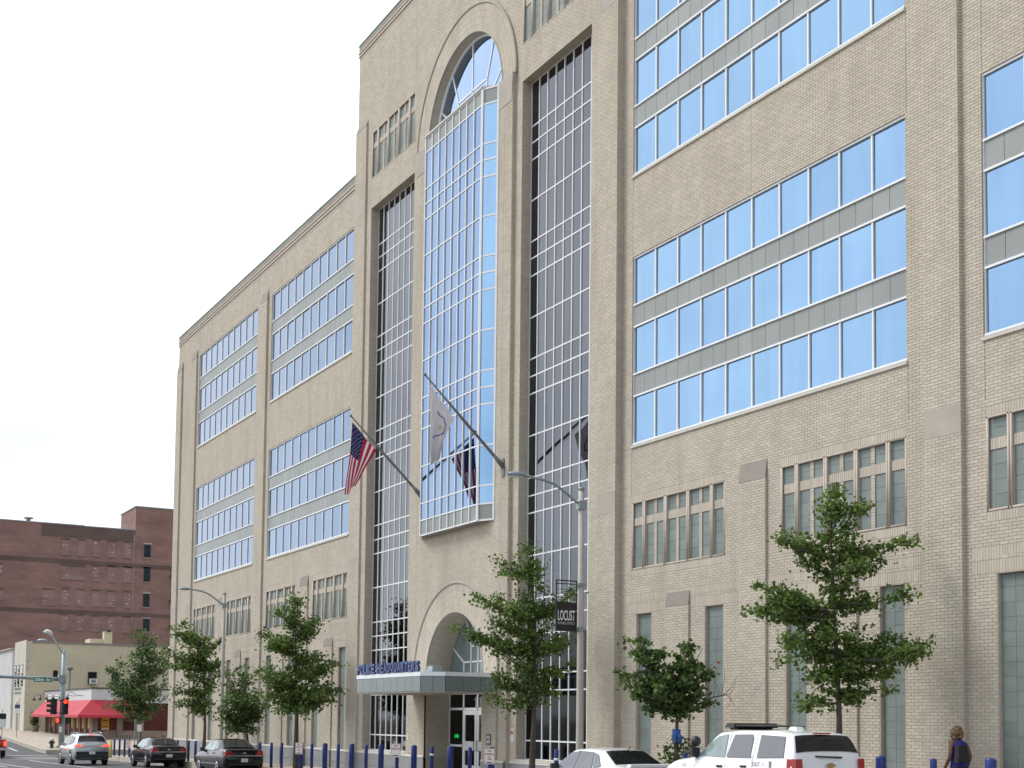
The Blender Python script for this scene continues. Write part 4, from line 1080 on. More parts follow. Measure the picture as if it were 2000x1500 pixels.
def signal_head(x, y, zt, face, lit, name):
    b = MB(); b.box(x - .2, x + .2, y - .2, y + .2, zt - 1.1, zt); h = b.build(name, 'black', t)
    f = Vector(face); sd = Vector((-f.y, f.x, 0))
    for i in range(3):
        c = Vector((x, y, zt - .2 - i * .35)) + f * .2
        b = MB(); n = 14; b.poly([c + f * .012 + sd * math.cos(2 * math.pi * k / n) * .14 + Vector((0, 0, math.sin(2 * math.pi * k / n) * .14)) for k in range(n)])
        b.build('lens', 'red_glow' if (lit and i == 0) else 'plastic', h)
        b = MB(); rr = .165
        P = [c + sd * math.cos(a) * rr + Vector((0, 0, math.sin(a) * rr)) for a in np.linspace(-.3, math.pi + .3, 12)]
        for p, q in zip(P[:-1], P[1:]): b.quad(p, q, q + f * .25, p + f * .25)
        b.build('visor', 'black', h)
signal_head(X + .45, -2.62, 3.3, (1, 0, 0), True, 'signal_head'); signal_head(X + .1, -3.32, 3.3, (0, -1, 0), False, 'signal_head')
b = MB(); b.box(X + .2, X + .5, -3.25, -2.85, 1.55, 2.0); h = b.build('pedestrian_signal', 'black', t)
b = MB(); b.poly([(X + .505, -3.05 + y, 1.77 + z) for y, z in ((-.16, .1), (-.1, .16), (0, .17), (.05, .15), (.06, -.05), (.0, -.16), (-.1, -.16), (-.15, -.04))]); b.build('lit_hand', 'red_glow', h)
b = MB(); b.box(X + .25, X + .5, -2.55, -2.2, 1.55, 2.0); b.build('pedestrian_signal', 'black', t)
for z in (2.3, 3.2): 
    b = MB(); b.box(X - .02, X + .3, -3.3, -2.6, z - .03, z + .03); b.build('bracket', 'black', t)
b = MB(); b.box(X + .18, X + .2, -2.9, -2.72, .95, 1.35); b.build('sticker', 'white_paint', t)
settle(t, (X, Yp, z0))
# hydrant
t = empty('fire_hydrant'); tag(t, 'black fire hydrant with silver bonnet on the far corner', 'hydrant'); hx, hy = -97.4, -3.45; hz = zg(hx)
b = MB(); b.lathe([(.17, 0), (.17, .05), (.12, .06), (.12, .45), (.15, .46), (.15, .52)], 14); b.build('barrel', 'black', t, True)
b = MB(); b.lathe([(.15, .52), (.13, .62), (.06, .70), (.03, .71), (.03, .76)], 14); b.build('bonnet', 'lens', t, True)
b = MB(); b.tube([(0, -.22, .38), (0, .22, .38)], .055, 8); b.build('nozzle', 'black', t, True)
b = MB(); b.tube([(.0, 0, .34), (.2, 0, .34)], .065, 8); b.build('pumper_nozzle', 'black', t, True)
t.location = (hx, hy, hz)
# small posts and signs at the far corner
def post_sign(x, y, h, plates, label):
    t = empty('sign_post'); tag(t, label, 'sign'); b = MB(); b.tube([(0, 0, -.05), (0, 0, h)], .03, 6); b.build('post', 'galv', t)
    for z0, z1, w, m in plates:
        b = MB(); b.box(.031, .04, -w / 2, w / 2, z0, z1); b.build('plate', m, t)
    t.location = (x, y, zg(x)); return t
post_sign(-112, -3.6, 2.6, [(1.95, 2.3, .4, 'white_paint'), (2.32, 2.62, .4, 'letter_blue')], 'thin post with blue and white bus stop plate by pale stone front')
post_sign(-79.2, -1.75, 1.95, [(1.5, 1.9, .26, 'white_paint')], 'short post with pale plate between blue bollards and tree')
post_sign(-77.9, -2.3, 2.2, [], 'plain white post in front of the corner tree')
post_sign(-100, -6.4, 2.6, [(1.9, 2.3, .5, 'black'), (1.3, 1.88, .5, 'white_paint')], 'post with black and white sign at the left edge')
# ------------------------------------------------------------------ trees
RV = np.array([rt.x, rt.y, 0.0]); FV = np.array([fw.x, fw.y, 0.0]); FV /= np.linalg.norm(FV)   # across and along the street view
def leaves_mesh(name, C, size, m, parent, aniso=.5):
    """one bent leaf (two triangles' worth of quad) per centre"""
    n = len(C); a = rng.normal(size=(n, 3)); a[:, 2] *= .6; a /= np.linalg.norm(a, axis=1, keepdims=True)
    r = rng.normal(size=(n, 3)); b = np.cross(a, r); b /= np.linalg.norm(b, axis=1, keepdims=True); c = np.cross(a, b)
    s = size * rng.uniform(.65, 1.25, (n, 1))
    V = np.stack([C - a * s * .55, C + b * s * aniso + c * s * .1, C + a * s * .55 - c * s * .08, C - b * s * aniso + c * s * .1], 1).reshape(-1, 3)
    Q = np.arange(n * 4).reshape(n, 4)
    o = fast_mesh(name, V, Q, m, parent); return o
def tree(name, label, x, y, trunk, branches, px, r0, nleaf, lsize, lm='leaf', bark='bark', clus=.2, group='young street trees', spread=.75, twigs=True):
    """trunk, branches: offsets (across, up) in picture steps of 1/px metre measured from the trunk foot"""
    t = empty(name); tag(t, label, 'tree', group); zb = zg(x)
    base = np.array([x, y, zb])
    def P(a, h, d=0.0): return base + RV * a / px + FV * d + np.array([0, 0, h / px])
    tp = [P(a, h) for a, h in trunk]; tb = MB()
    H = trunk[-1][1]
    tb.tube(tp, [max(.012, r0 * (1 - .88 * (h / H)) if k else r0 * 1.25) for k, (a, h) in enumerate(trunk)], 9)
    tr = tb.build('trunk', bark, t, True)
    C = []; br = MB(); tot = 0; items = []
    tz = [h for a, h in trunk]
    for (a1, h1, hs) in branches:
        for rep in range(2):
            ja, jh = (0, 0) if rep == 0 else (rng.normal(0, 10), rng.normal(0, 8))
            a0 = np.interp(hs, tz, [q[0] for q in trunk]); ln = math.hypot(a1 - a0, h1 - hs) / px
            d = rng.uniform(-1, 1) * max(.25, ln) * spread * (.55 if rep == 0 else 1.0)
            sc = 1 if rep == 0 else rng.uniform(.35, .85)
            items.append((P(a0, hs), P(a0 + (a1 + ja - a0) * sc, hs + (h1 + jh - hs) * sc, d), ln))
    wsum = sum(max(.25, i[2]) for i in items)
    for p0, p1, ln in items:
        mid = (p0 + p1) / 2 + np.array([0, 0, -.06 * ln]) + rng.normal(0, .03, 3)
        k = max(.006, .018 * min(1.6, ln))
        br.tube([p0, mid, p1], [k * 1.5, k, .004], 5, cap=False)
        n = int(nleaf * max(.25, ln) / wsum); ncl = max(3, int(n / 26))
        tt = rng.uniform(.12, 1.0, ncl) ** .62
        for u in tt:
            q = (1 - u) ** 2 * p0 + 2 * u * (1 - u) * mid + u * u * p1
            m = max(1, n // ncl); cr_ = clus * rng.uniform(.55, 1.15)
            off = rng.normal(size=(m, 3)) * np.array([cr_, cr_, cr_ * .62]) * .62
            C.append(q[None] + rng.normal(0, .05, 3) + off)
    for q in tp[len(tp) // 2:]:
        pass
    br.build('limbs', bark, t, True)
    C = np.concatenate(C); leaves_mesh('crown', C, lsize, lm, t)
    settle(t, tuple(base)); return t
def B(lst, foot): return [(a - foot[0], foot[1] - h, foot[1] - s) for a, h, s in lst]
f1 = (1640, 1581)
tree('street_tree', 'tall slim green tree behind the white police suv', -20.1, -2.0, [(0, 0), (0, 180), (-8, 380), (-15, 530), (-8, 640)],
     B([(1700, 985, 1010), (1605, 1000, 1020), (1640, 945, 1000), (1625, 960, 1010), (1515, 1058, 1090), (1560, 1050, 1090), (1785, 1050, 1105), (1725, 1060, 1100), (1725, 1110, 1120), (1560, 1090, 1130), (1680, 1050, 1090), (1660, 1015, 1050), (1600, 1040, 1070),
        (1460, 1190, 1205), (1490, 1145, 1200), (1500, 1180, 1215), (1540, 1165, 1200), (1770, 1160, 1180), (1700, 1170, 1185), (1520, 1290, 1270), (1560, 1225, 1260), (1530, 1250, 1260), (1820, 1275, 1290), (1760, 1240, 1280), (1775, 1262, 1285), (1560, 1330, 1310), (1750, 1312, 1320), (1590, 1300, 1320),
        (1565, 1366, 1375), (1730, 1345, 1350), (1690, 1372, 1350), (1700, 1280, 1290), (1670, 1230, 1260), (1610, 1220, 1250), (1640, 1150, 1190), (1610, 1130, 1160), (1665, 1130, 1160), (1600, 1270, 1290), (1680, 1310, 1330), (1620, 1340, 1360), (1660, 1260, 1300), (1720, 1275, 1300), (1585, 1200, 1230)], f1), 97.8, .075, 14500, .078, clus=.22)
f3 = (1038, 1536)
tree('street_tree', 'tall open branched tree beside the LOCUST banner pole', -32.4, -2.0, [(0, 0), (4, 140), (4, 330), (-6, 420), (-18, 476)],
     B([(1018, 1060, 1090), (1040, 1085, 1110), (961, 1096, 1130), (990, 1105, 1130), (1010, 1080, 1120), (921, 1167, 1210), (961, 1163, 1200), (945, 1180, 1215), (985, 1190, 1215), (882, 1227, 1285), (915, 1232, 1280), (947, 1205, 1245), (975, 1215, 1250), (952, 1236, 1275), (971, 1273, 1310), (990, 1290, 1320), (952, 1335, 1350), (970, 1320, 1345), (955, 1366, 1370), (995, 1368, 1375), (1000, 1340, 1360),
        (1057, 1109, 1130), (1062, 1146, 1165), (1045, 1130, 1150), (1084, 1181, 1205), (1070, 1170, 1195), (1120, 1153, 1210), (1100, 1165, 1210), (1075, 1215, 1240), (1110, 1251, 1280), (1085, 1262, 1285), (1122, 1294, 1320), (1090, 1300, 1325), (1115, 1237, 1275), (1096, 1347, 1360), (1070, 1335, 1350), (1057, 1372, 1375), (1040, 1180, 1210), (1020, 1160, 1190), (1025, 1230, 1260), (1055, 1245, 1270), (1030, 1300, 1330), (1050, 1320, 1350), (1010, 1260, 1290), (1035, 1345, 1370)], f3), 69.7, .085, 10000, .085, clus=.25)
f2 = (1317, 1557)
tr2 = tree('street_tree', 'low bushy maple between the white sedan and police suv', -25.65, -2.0, [(0, 0), (4, 90), (5, 160), (10, 230)],
     B([(1200, 1302, 1375), (1217, 1252, 1370), (1245, 1240, 1370), (1250, 1292, 1370), (1290, 1280, 1360), (1330, 1258, 1350), (1347, 1245, 1345), (1375, 1266, 1350), (1388, 1300, 1360), (1380, 1342, 1370), (1395, 1372, 1385), (1352, 1380, 1385), (1300, 1380, 1385), (1262, 1388, 1390), (1236, 1360, 1380), (1206, 1332, 1380), (1312, 1330, 1370), (1342, 1312, 1365), (1275, 1320, 1370), (1300, 1350, 1380), (1360, 1350, 1375), (1330, 1365, 1385), (1255, 1340, 1380), (1230, 1310, 1375), (1365, 1290, 1360), (1280, 1365, 1390), (1310, 1300, 1360), (1330, 1400, 1395), (1300, 1395, 1395)], f2), 82.75, .085, 5200, .105, 'leaf_maple', clus=.17, spread=.6)
b = MB(); bx_, bz_ = tr2.location.x, tr2.location.z
def pt2(a, h, d=0): v = RV * (a - 1317) / 82.75 + FV * d; return Vector((v[0], v[1], (1557 - h) / 82.75))
b.tube([pt2(1322, 1400), pt2(1360, 1380, .1), pt2(1395, 1362, .2), pt2(1428, 1355, .2)], [.03, .024, .016, .006], 6)
for a, h, a2, h2 in ((1395, 1362, 1397, 1318), (1410, 1359, 1418, 1300), (1415, 1357, 1440, 1325), (1428, 1355, 1442, 1318), (1420, 1356, 1438, 1380), (1428, 1355, 1425, 1382), (1405, 1360, 1402, 1335)):
    b.tube([pt2(a, h, .2), pt2((a + a2) / 2 + 4, (h + h2) / 2, .25), pt2(a2, h2, .3)], [.008, .006, .003], 4, cap=False)
b.build('dead_branch', 'bark', tr2)
leaves_mesh('red_leaves', np.array([pt2(1397 + (k % 3) - 1 + k * .9, 1338 - k * 5.5, .2) for k in range(9)]), .07, 'leaf_red', tr2)
b = MB(); b.tube([pt2(1321, 1425), pt2(1320, 1445), pt2(1321, 1450)], .10, 8, cap=False); rb = b.build('ribbon', 'ribbon', tr2)
b = MB()
for k in range(4): b.tube([pt2(1322, 1430, -.1), pt2(1325 + k, 1442, -.13), pt2(1323 + 2 * k, 1452 + 3 * (k % 2), -.12)], [.03, .04, .01], 5)
b.build('ribbon_tails', 'ribbon', tr2)
leaves_mesh('foliage', np.concatenate([np.array([[*pt2(a, h)]]) + rng.normal(0, .12, (45, 3)) for a, h in ((1318, 1462), (1330, 1458), (1300, 1475), (1312, 1485), (1338, 1468))]), .09, 'leaf_maple', tr2)
f4 = (577, 1502)
tree('street_tree', 'tall pointed tree left of the tower with spreading lower crown', -51.6, -2.0, [(0, 0), (0, 100), (-4, 220), (-10, 345)],
     B([(567, 1157, 1190), (575, 1180, 1200), (536, 1193, 1230), (555, 1185, 1215), (500, 1236, 1265), (518, 1245, 1268), (518, 1258, 1275), (540, 1240, 1265), (604, 1231, 1255), (615, 1209, 1250), (595, 1215, 1245), (624, 1279, 1300), (600, 1265, 1290), (656, 1290, 1320), (640, 1300, 1325), (662, 1346, 1360), (640, 1340, 1355), (653, 1369, 1375), (630, 1365, 1375), (493, 1312, 1340), (518, 1303, 1335), (514, 1328, 1350), (530, 1320, 1345), (509, 1364, 1370), (530, 1355, 1370), (536, 1387, 1390), (555, 1375, 1385), (617, 1382, 1390), (600, 1370, 1385), (590, 1355, 1370), (554, 1328, 1350), (590, 1301, 1330), (563, 1301, 1330), (575, 1330, 1360), (560, 1350, 1375), (610, 1330, 1350), (580, 1280, 1310), (560, 1220, 1245), (585, 1245, 1270)], f4), 48.1, .10, 9500, .115, clus=.33)
f5 = (397, 1489)
tree('street_tree', 'irregular dark tree at the far end of the headquarters', -64.85, -2.0, [(0, 0), (2, 70), (-2, 160), (-22, 250)],
     B([(347, 1218, 1260), (336, 1231, 1270), (358, 1235, 1265), (374, 1238, 1265), (397, 1242, 1275), (428, 1251, 1290), (410, 1262, 1290), (432, 1292, 1310), (415, 1300, 1315), (320, 1270, 1300), (345, 1275, 1300), (322, 1296, 1310), (350, 1290, 1310), (365, 1321, 1335), (385, 1300, 1325), (336, 1350, 1360), (355, 1345, 1355), (343, 1377, 1375), (370, 1391, 1390), (360, 1368, 1375), (401, 1328, 1345), (428, 1312, 1335), (420, 1335, 1350), (390, 1350, 1370), (410, 1370, 1385), (385, 1375, 1390), (400, 1395, 1400), (375, 1270, 1300), (390, 1285, 1310)], f5), 39.6, .085, 6200, .125, clus=.33)
f6 = (477, 1495)
tree('street_tree', 'low dark bushy tree behind the nearer black sedan', -58.35, -2.0, [(8, 0), (6, 45), (0, 90), (-2, 160)],
     B([(440, 1312, 1400), (465, 1302, 1395), (480, 1322, 1390), (500, 1352, 1400), (510, 1392, 1415), (450, 1350, 1405), (430, 1382, 1410), (455, 1412, 1425), (480, 1402, 1420), (500, 1420, 1430), (440, 1420, 1430), (470, 1350, 1400), (490, 1380, 1410), (455, 1380, 1410), (475, 1375, 1410), (440, 1340, 1400), (515, 1370, 1410), (425, 1400, 1420)], f6), 43.4, .085, 4600, .12, 'leaf_maple', clus=.36)
f7 = (275, 1478)
tree('street_tree', 'broad tree at the street corner before the red awning', -82.9, -.8, [(0, 0), (-2, 60), (-2, 140), (3, 250)],
     B([(275, 1230, 1270), (262, 1262, 1290), (295, 1240, 1285), (285, 1255, 1290), (262, 1290, 1320), (240, 1300, 1340), (285, 1290, 1320), (320, 1275, 1330), (300, 1270, 1320), (325, 1300, 1335), (310, 1310, 1340), (210, 1305, 1370), (213, 1332, 1375), (225, 1345, 1375), (240, 1340, 1365), (300, 1340, 1360), (325, 1330, 1360), (315, 1355, 1375), (230, 1380, 1390), (215, 1378, 1390), (250, 1400, 1405), (275, 1370, 1390), (300, 1390, 1400), (255, 1350, 1375), (280, 1340, 1365), (265, 1385, 1400), (285, 1400, 1405), (245, 1365, 1385), (310, 1375, 1390), (270, 1310, 1340), (250, 1320, 1350)], f7), 32.0, .15, 6200, .15, 'leaf_far', 'bark_grey', clus=.46)

# ------------------------------------------------------------------ cars
def car(name, label, cat, loc, prof, paint, heading=math.pi, wheel_r=.33, wheel_x=(-1.45, 1.45), scale=(1, 1, 1), group=None):
    t = empty(name, rot=(0, .0125, heading)); tag(t, label, cat, group); t.scale = scale
    P = np.array(prof); xs = np.arange(P[0, 0], P[-1, 0] + 1e-6, .04); xs[-1] = P[-1, 0]
    S = np.stack([np.interp(xs, P[:, 0], P[:, k]) for k in range(1, 6)], 1)   # w, zb, zbelt, ztop, wt
    for _ in range(3):
        T = S.copy(); T[1:-1] = .25 * S[:-2] + .5 * S[1:-1] + .25 * S[2:]; S = T
    def half(w_, zb, zl, zt, wt):
        g = zt - zl; e = min(.075, g * .45)
        return [(0, zb), (w_ * .9, zb), (w_ * .975, zb + .07), (w_ * .997, zb + .18), (w_, zb + .45 * (zl - zb)), (w_ * .995, zb + .75 * (zl - zb)), (w_ * .975, zl - .01), (w_ * .955, zl + .012), (wt + .02, zt - e), (wt - .02, zt - e * .5), (wt - .1, zt - e * .22), (wt * .5, zt - .006), (0, zt)]
    V = []; n = 25
    for x, s in zip(xs, S):
        h = half(*s); V += [(x, y, z) for y, z in h] + [(x, -y, z) for y, z in h[-2:0:-1]]
    m = len(half(*S[0])); n = 2 * m - 2; Q = []
    for i in range(len(xs) - 1):
        for j in range(n): a = i * n + j; c = i * n + (j + 1) % n; Q.append((a, c, c + n, a + n))
    me = bpy.data.meshes.new('body'); me.from_pydata(V, [], Q + [tuple(range(n))[::-1], tuple(range((len(xs) - 1) * n, len(xs) * n))])
    me.materials.append(M[paint]); me.polygons.foreach_set('use_smooth', [True] * len(me.polygons)); me.update()
    body = bpy.data.objects.new('body', me); COL.objects.link(body); body.parent = t
    f = lambda x: [float(np.interp(x, xs, S[:, k])) for k in range(5)]
    def side(x, z):
        w_, zb, zl, zt, wt = f(x); e = min(.075, (zt - zl) * .45)
        if z <= zl: return w_ * .985
        k = min(1, (z - zl - .012) / max(.01, zt - e - zl - .012)); return w_ * .955 + (wt + .02 - w_ * .955) * k
    def topz(x, y):
        w_, zb, zl, zt, wt = f(x); e = min(.075, (zt - zl) * .45)
        return float(np.interp(abs(y), [0, wt * .5, wt - .1, wt - .02, wt + .02], [zt, zt - .006, zt - e * .22, zt - e * .5, zt - e]))
    def win(nm, pts, m, sides=(1, -1), off=.02, parent=None):
        for s in sides:
            b = MB(); b.prism([(x, s * (side(x, z) - .02), z) for x, z in pts], (0, s * (.02 + off), .004)); b.build(nm, m, parent or t)
    def top(nm, x0, x1, w0, w1, m, off=.012):
        b = MB(); nx, ny = 8, 8
        g = [[Vector((x0 + (x1 - x0) * i / nx, (w0 + (w1 - w0) * i / nx) * (2 * j / ny - 1), 0)) for j in range(ny + 1)] for i in range(nx + 1)]
        for r in g:
            for p in r: p.z = topz(p.x, p.y)
        d = (g[-1][4] - g[0][4]).normalized(); nn = Vector((-d.z, 0, d.x)); nn = nn if nn.z > 0 else -nn
        for i in range(nx):
            for j in range(ny): b.quad(*[g[a][c] + nn * off for a, c in ((i, j), (i + 1, j), (i + 1, j + 1), (i, j + 1))])
        return b.build(nm, m, t, True)
    for wx in wheel_x:
        w_ = f(wx)[0]
        for s in (1, -1):
            b = MB(); yy = s * (w_ * .992)
            b.prism([(wx + (wheel_r + .07) * math.cos(a), yy - s * .02, max(.2, wheel_r) + (wheel_r + .07) * math.sin(a)) for a in np.linspace(-.35, math.pi + .35, 18)], (0, s * .026, 0)); b.build('wheel_arch', 'black', t)
            b = MB(); b.lathe([(wheel_r * .62, -.1), (wheel_r * .93, -.105), (wheel_r, -.07), (wheel_r, .07), (wheel_r * .93, .105), (wheel_r * .62, .1)], 20, (0, 0, 0), 'y'); wh = b.build('wheel', 'tyre', t, True); wh.location = (wx, s * (w_ - .085), wheel_r)
            b = MB(); b.lathe([(wheel_r * .64, -.02), (wheel_r * .64, .03), (wheel_r * .55, .035), (.05, .02), (.02, .03)] if s > 0 else [(.02, -.03), (.05, -.02), (wheel_r * .55, -.035), (wheel_r * .64, -.03), (wheel_r * .64, .02)], 16, (0, s * .075, 0), 'y'); r_ = b.build('rim', 'rim', wh, True)
            b = MB()
            for k in range(6):
                a = k * math.pi / 3; c, d = math.cos(a + .26), math.sin(a + .26); q = wheel_r * .42
                b.box(c * q - .03, c * q + .03, s * .112 - .002, s * .112 + .002, d * q - .03, d * q + .03)
            b.build('rim_opening', 'plastic', wh)
    t.location = loc
    return t, win, top, side, f
def rear_patch(t, nm, m, x, pts, depth=.03):
    b = MB(); b.prism([(x, y, z) for y, z in pts], (-depth, 0, 0)); return b.build(nm, m, t)
def plate_(t, x, z, w=.31, h=.15): return rear_patch(t, 'licence_plate', 'plate', x, [(-w / 2, z - h / 2), (w / 2, z - h / 2), (w / 2, z + h / 2), (-w / 2, z + h / 2)], .012)
def mirrors(t, side, x, z, m, w=.2, h=.16):
    for s in (1, -1):
        y = s * (side(x, z) + .02); b = MB(); b.hexa([(x - .06, y, z - h / 2), (x + .08, y, z - h / 2), (x + .06, y + s * w, z - h / 2 + .02), (x - .06, y + s * w, z - h / 2 + .02), (x - .06, y, z + h / 2), (x + .06, y, z + h / 2), (x + .04, y + s * w, z + h / 2), (x - .06, y + s * w, z + h / 2)]); b.build('mirror', m, t)
def handles(t, side, pts, m):
    for x, z in pts:
        for s in (1, -1):
            y = s * side(x, z); b = MB(); b.hexa([(x - .11, y - s * .01, z - .022), (x + .11, y - s * .01, z - .022), (x + .09, y + s * .035, z - .016), (x - .09, y + s * .035, z - .016), (x - .11, y - s * .01, z + .022), (x + .11, y - s * .01, z + .022), (x + .09, y + s * .035, z + .016), (x - .09, y + s * .035, z + .016)]); b.build('door_handle', m, t)
def seams(t, side, lines):
    for (xa, za), (xb, zb) in lines:
        for s in (1, -1):
            b = MB(); n = 6; P = [(xa + (xb - xa) * k / n, za + (zb - za) * k / n) for k in range(n + 1)]
            b.tube([(x, s * (side(x, z) + .001), z) for x, z in P], .005, 4); b.build('door_seam', 'plastic', t)
SEDAN = [(-2.54, .76, .44, .74, .80, .70), (-2.50, .86, .34, .90, .98, .76), (-2.38, .90, .27, .97, 1.07, .78), (-1.9, .92, .24, .97, 1.10, .78), (-1.72, .92, .22, .97, 1.12, .77), (-1.02, .925, .22, .97, 1.44, .60), (-.3, .925, .22, .96, 1.49, .62), (.35, .925, .22, .95, 1.46, .62), (1.15, .925, .22, .93, 1.06, .78), (1.8, .92, .22, .88, .98, .78), (2.3, .88, .25, .78, .84, .72), (2.5, .80, .32, .62, .66, .66), (2.54, .74, .40, .58, .60, .6)]
def sedan(label, x, y, paint, dark, scale=(1, 1, 1), sideg='car_glass', rearg='car_glass'):
    t, win, top, side, f = car('parked_sedan', label, 'car', (x, y, zg(x) + ROAD), SEDAN, paint, scale=scale)
    win('side_window', [(1.02, 1.0), (.42, 1.36), (-.02, 1.41), (-.06, 1.0)], sideg); win('side_window', [(-.12, 1.0), (-.08, 1.41), (-.68, 1.385), (-.92, 1.01)], sideg); win('quarter_window', [(-.97, 1.03), (-.74, 1.37), (-.92, 1.33), (-1.28, 1.07)], sideg)
    top('rear_window', -1.70, -1.04, .66, .54, rearg); top('windscreen', .40, 1.10, .56, .68, 'car_glass')
    for s in (1, -1):
        rear_patch(t, 'tail_light', 'tail', -2.485, [(s * .50, .80), (s * .84, .78), (s * .80, .93), (s * .62, 1.0)][::s], .05)
        b = MB(); b.hexa([(-2.5, s * .80, .80), (-2.25, s * .895, .82), (-2.25, s * .91, .82), (-2.5, s * .86, .80), (-2.48, s * .78, .95), (-2.28, s * .87, .95), (-2.28, s * .9, .95), (-2.48, s * .83, .95)]); b.build('tail_light', 'tail', t)
    rear_patch(t, 'chrome_strip', 'chrome', -2.52, [(-.82, .765), (.82, .765), (.80, .80), (-.80, .80)], .03)
    rear_patch(t, 'emblem', 'chrome', -2.50, [(-.09, .885), (-.04, .885), (-.04, .87), (.04, .87), (.04, .885), (.09, .885), (.09, .915), (.04, .915), (.04, .93), (-.04, .93), (-.04, .915), (-.09, .915)], .03)
    plate_(t, -2.55, .60); mirrors(t, side, .82, 1.03, dark); handles(t, side, [(.08, .86), (-.85, .88)], paint)
    rear_patch(t, 'bumper_trim', 'plastic', -2.535, [(-.70, .40), (.70, .40), (.74, .47), (-.74, .47)], .015)
    seams(t, side, [((1.0, .3), (1.05, .95)), ((-.09, .28), (-.09, .96)), ((-.75, .55), (-1.05, .96))])
    b = MB(); b.tube([(-1.15, 0, 1.40), (-1.3, 0, 1.52)], .012, 5); b.build('antenna', 'plastic', t)
    b = MB()
    for s in (1, -1): b.box(-1.15, 1.15, s * .925 - .01, s * .925 + .012, .44, .475)
    b.build('side_moulding', 'chrome' if paint != 'car_white' else paint, t)
    return t
sedan('black sedan parked farther off, just behind the silver suv', -67.5, -3.6, 'car_black', 'car_black', scale=(.93, .98, 1), sideg='car_glass_green')
sedan('black sedan parked nearer, in front of the bushy tree', -55.9, -3.5, 'car_black', 'car_black', scale=(.91, .95, 1), sideg='car_glass_green')
ws = sedan('white sedan parked before the tower, mostly cut off below', -25.63, -4.0, 'car_white', 'plastic', scale=(.85, .93, .97), sideg='car_glass_grey')
b = MB(); b.hexa([(-2.46, -.72, 1.07), (-2.30, -.74, 1.08), (-2.30, .74, 1.08), (-2.46, .72, 1.07), (-2.48, -.70, 1.13), (-2.36, -.70, 1.145), (-2.36, .70, 1.145), (-2.48, .70, 1.13)]); b.build('spoiler', 'car_white', ws)
SUV = [(-2.31, .78, .47, .85, .95, .76), (-2.27, .88, .38, 1.0, 1.10, .80), (-2.18, .91, .30, 1.05, 1.18, .78), (-1.97, .92, .27, 1.06, 1.50, .68), (-1.8, .925, .26, 1.06, 1.60, .64), (-1.2, .93, .26, 1.05, 1.66, .64), (-.2, .93, .26, 1.03, 1.68, .64), (.45, .93, .26, 1.02, 1.63, .63), (1.2, .93, .26, 1.0, 1.16, .78), (1.8, .91, .27, .96, 1.06, .78), (2.15, .86, .32, .85, .92, .72), (2.31, .74, .42, .66, .7, .6)]
t, win, top, side, f = car('sport_utility_car', 'silver suv driving away with its brake lights on', 'car', (-73.4, -6.05, zg(-73.4) + ROAD), SUV, 'car_silver', wheel_r=.37, wheel_x=(-1.32, 1.36))
win('side_window', [(1.1, 1.08), (.5, 1.50), (.0, 1.56), (-.05, 1.07)], 'car_glass'); win('side_window', [(-.12, 1.08), (-.07, 1.56), (-.85, 1.53), (-1.0, 1.10)], 'car_glass'); win('quarter_window', [(-1.06, 1.12), (-.93, 1.52), (-1.45, 1.47), (-1.6, 1.2)], 'car_glass')
top('rear_window', -2.14, -1.88, .70, .60, 'car_glass'); top('windscreen', .5, 1.15, .58, .7, 'car_glass')
for s in (1, -1):
    rear_patch(t, 'tail_light', 'tail_lit', -2.24, [(s * .42, 1.0), (s * .86, .98), (s * .88, 1.07), (s * .74, 1.10)][::s], .05)
    b = MB(); b.tube([(-1.6, s * .60, 1.66), (-1.2, s * .60, 1.715), (.2, s * .60, 1.72), (.5, s * .58, 1.66)], .022, 6); b.build('roof_rail', 'chrome', t)
    b = MB(); b.hexa([(-2.3, s * .55, .34), (1.0, s * .9, .3), (1.0, s * .945, .3), (-2.3, s * .8, .34), (-2.3, s * .55, .44), (1.0, s * .9, .42), (1.0, s * .945, .42), (-2.3, s * .86, .46)]); b.build('sill_cladding', 'plastic', t)
rear_patch(t, 'bumper', 'plastic', -2.295, [(-.78, .40), (.78, .40), (.82, .72), (-.82, .72)], .03); rear_patch(t, 'high_brake_light', 'tail_lit', -1.93, [(-.12, 1.585), (.12, 1.585), (.12, 1.62), (-.12, 1.62)], .08)
plate_(t, -2.325, .66); mirrors(t, side, .9, 1.1, 'car_silver'); rear_patch(t, 'wiper', 'plastic', -2.17, [(-.1, 1.14), (.38, 1.16), (.38, 1.18), (-.1, 1.17)], .03)
# white police suv
TAHOE = [(-2.56, .90, .5, .9, 1.0, .86), (-2.54, .95, .42, 1.28, 1.36, .90), (-2.46, .98, .36, 1.32, 1.42, .88), (-2.33, .99, .36, 1.32, 1.70, .80), (-2.2, .995, .36, 1.32, 1.81, .77), (-1.6, 1, .36, 1.32, 1.87, .76), (-.3, 1, .36, 1.3, 1.88, .76), (.45, 1, .36, 1.3, 1.84, .75), (1.25, 1, .36, 1.28, 1.36, .86), (2.0, .99, .38, 1.22, 1.28, .86), (2.4, .95, .4, 1.1, 1.15, .82), (2.56, .86, .5, .8, .85, .74)]
tx, ty = -20.22, -3.95
t, win, top, side, f = car('police_suv', 'white police suv with black roof light bar and DIST. 1 lettering', 'car', (tx, ty, zg(tx) + ROAD), TAHOE, 'car_white', wheel_r=.4, wheel_x=(-1.5, 1.45), scale=(.79, .87, .985))
win('side_window', [(1.05, 1.345), (.66, 1.62), (.38, 1.74), (.02, 1.78), (-.04, 1.345)], 'car_glass_green'); win('side_window', [(-.12, 1.345), (-.18, 1.6), (-.25, 1.775), (-.90, 1.78), (-.96, 1.72), (-.98, 1.42), (-1.03, 1.345)], 'car_glass_grey'); win('quarter_window', [(-1.24, 1.345), (-1.22, 1.77), (-2.06, 1.74), (-2.16, 1.36)], 'car_glass_grey')
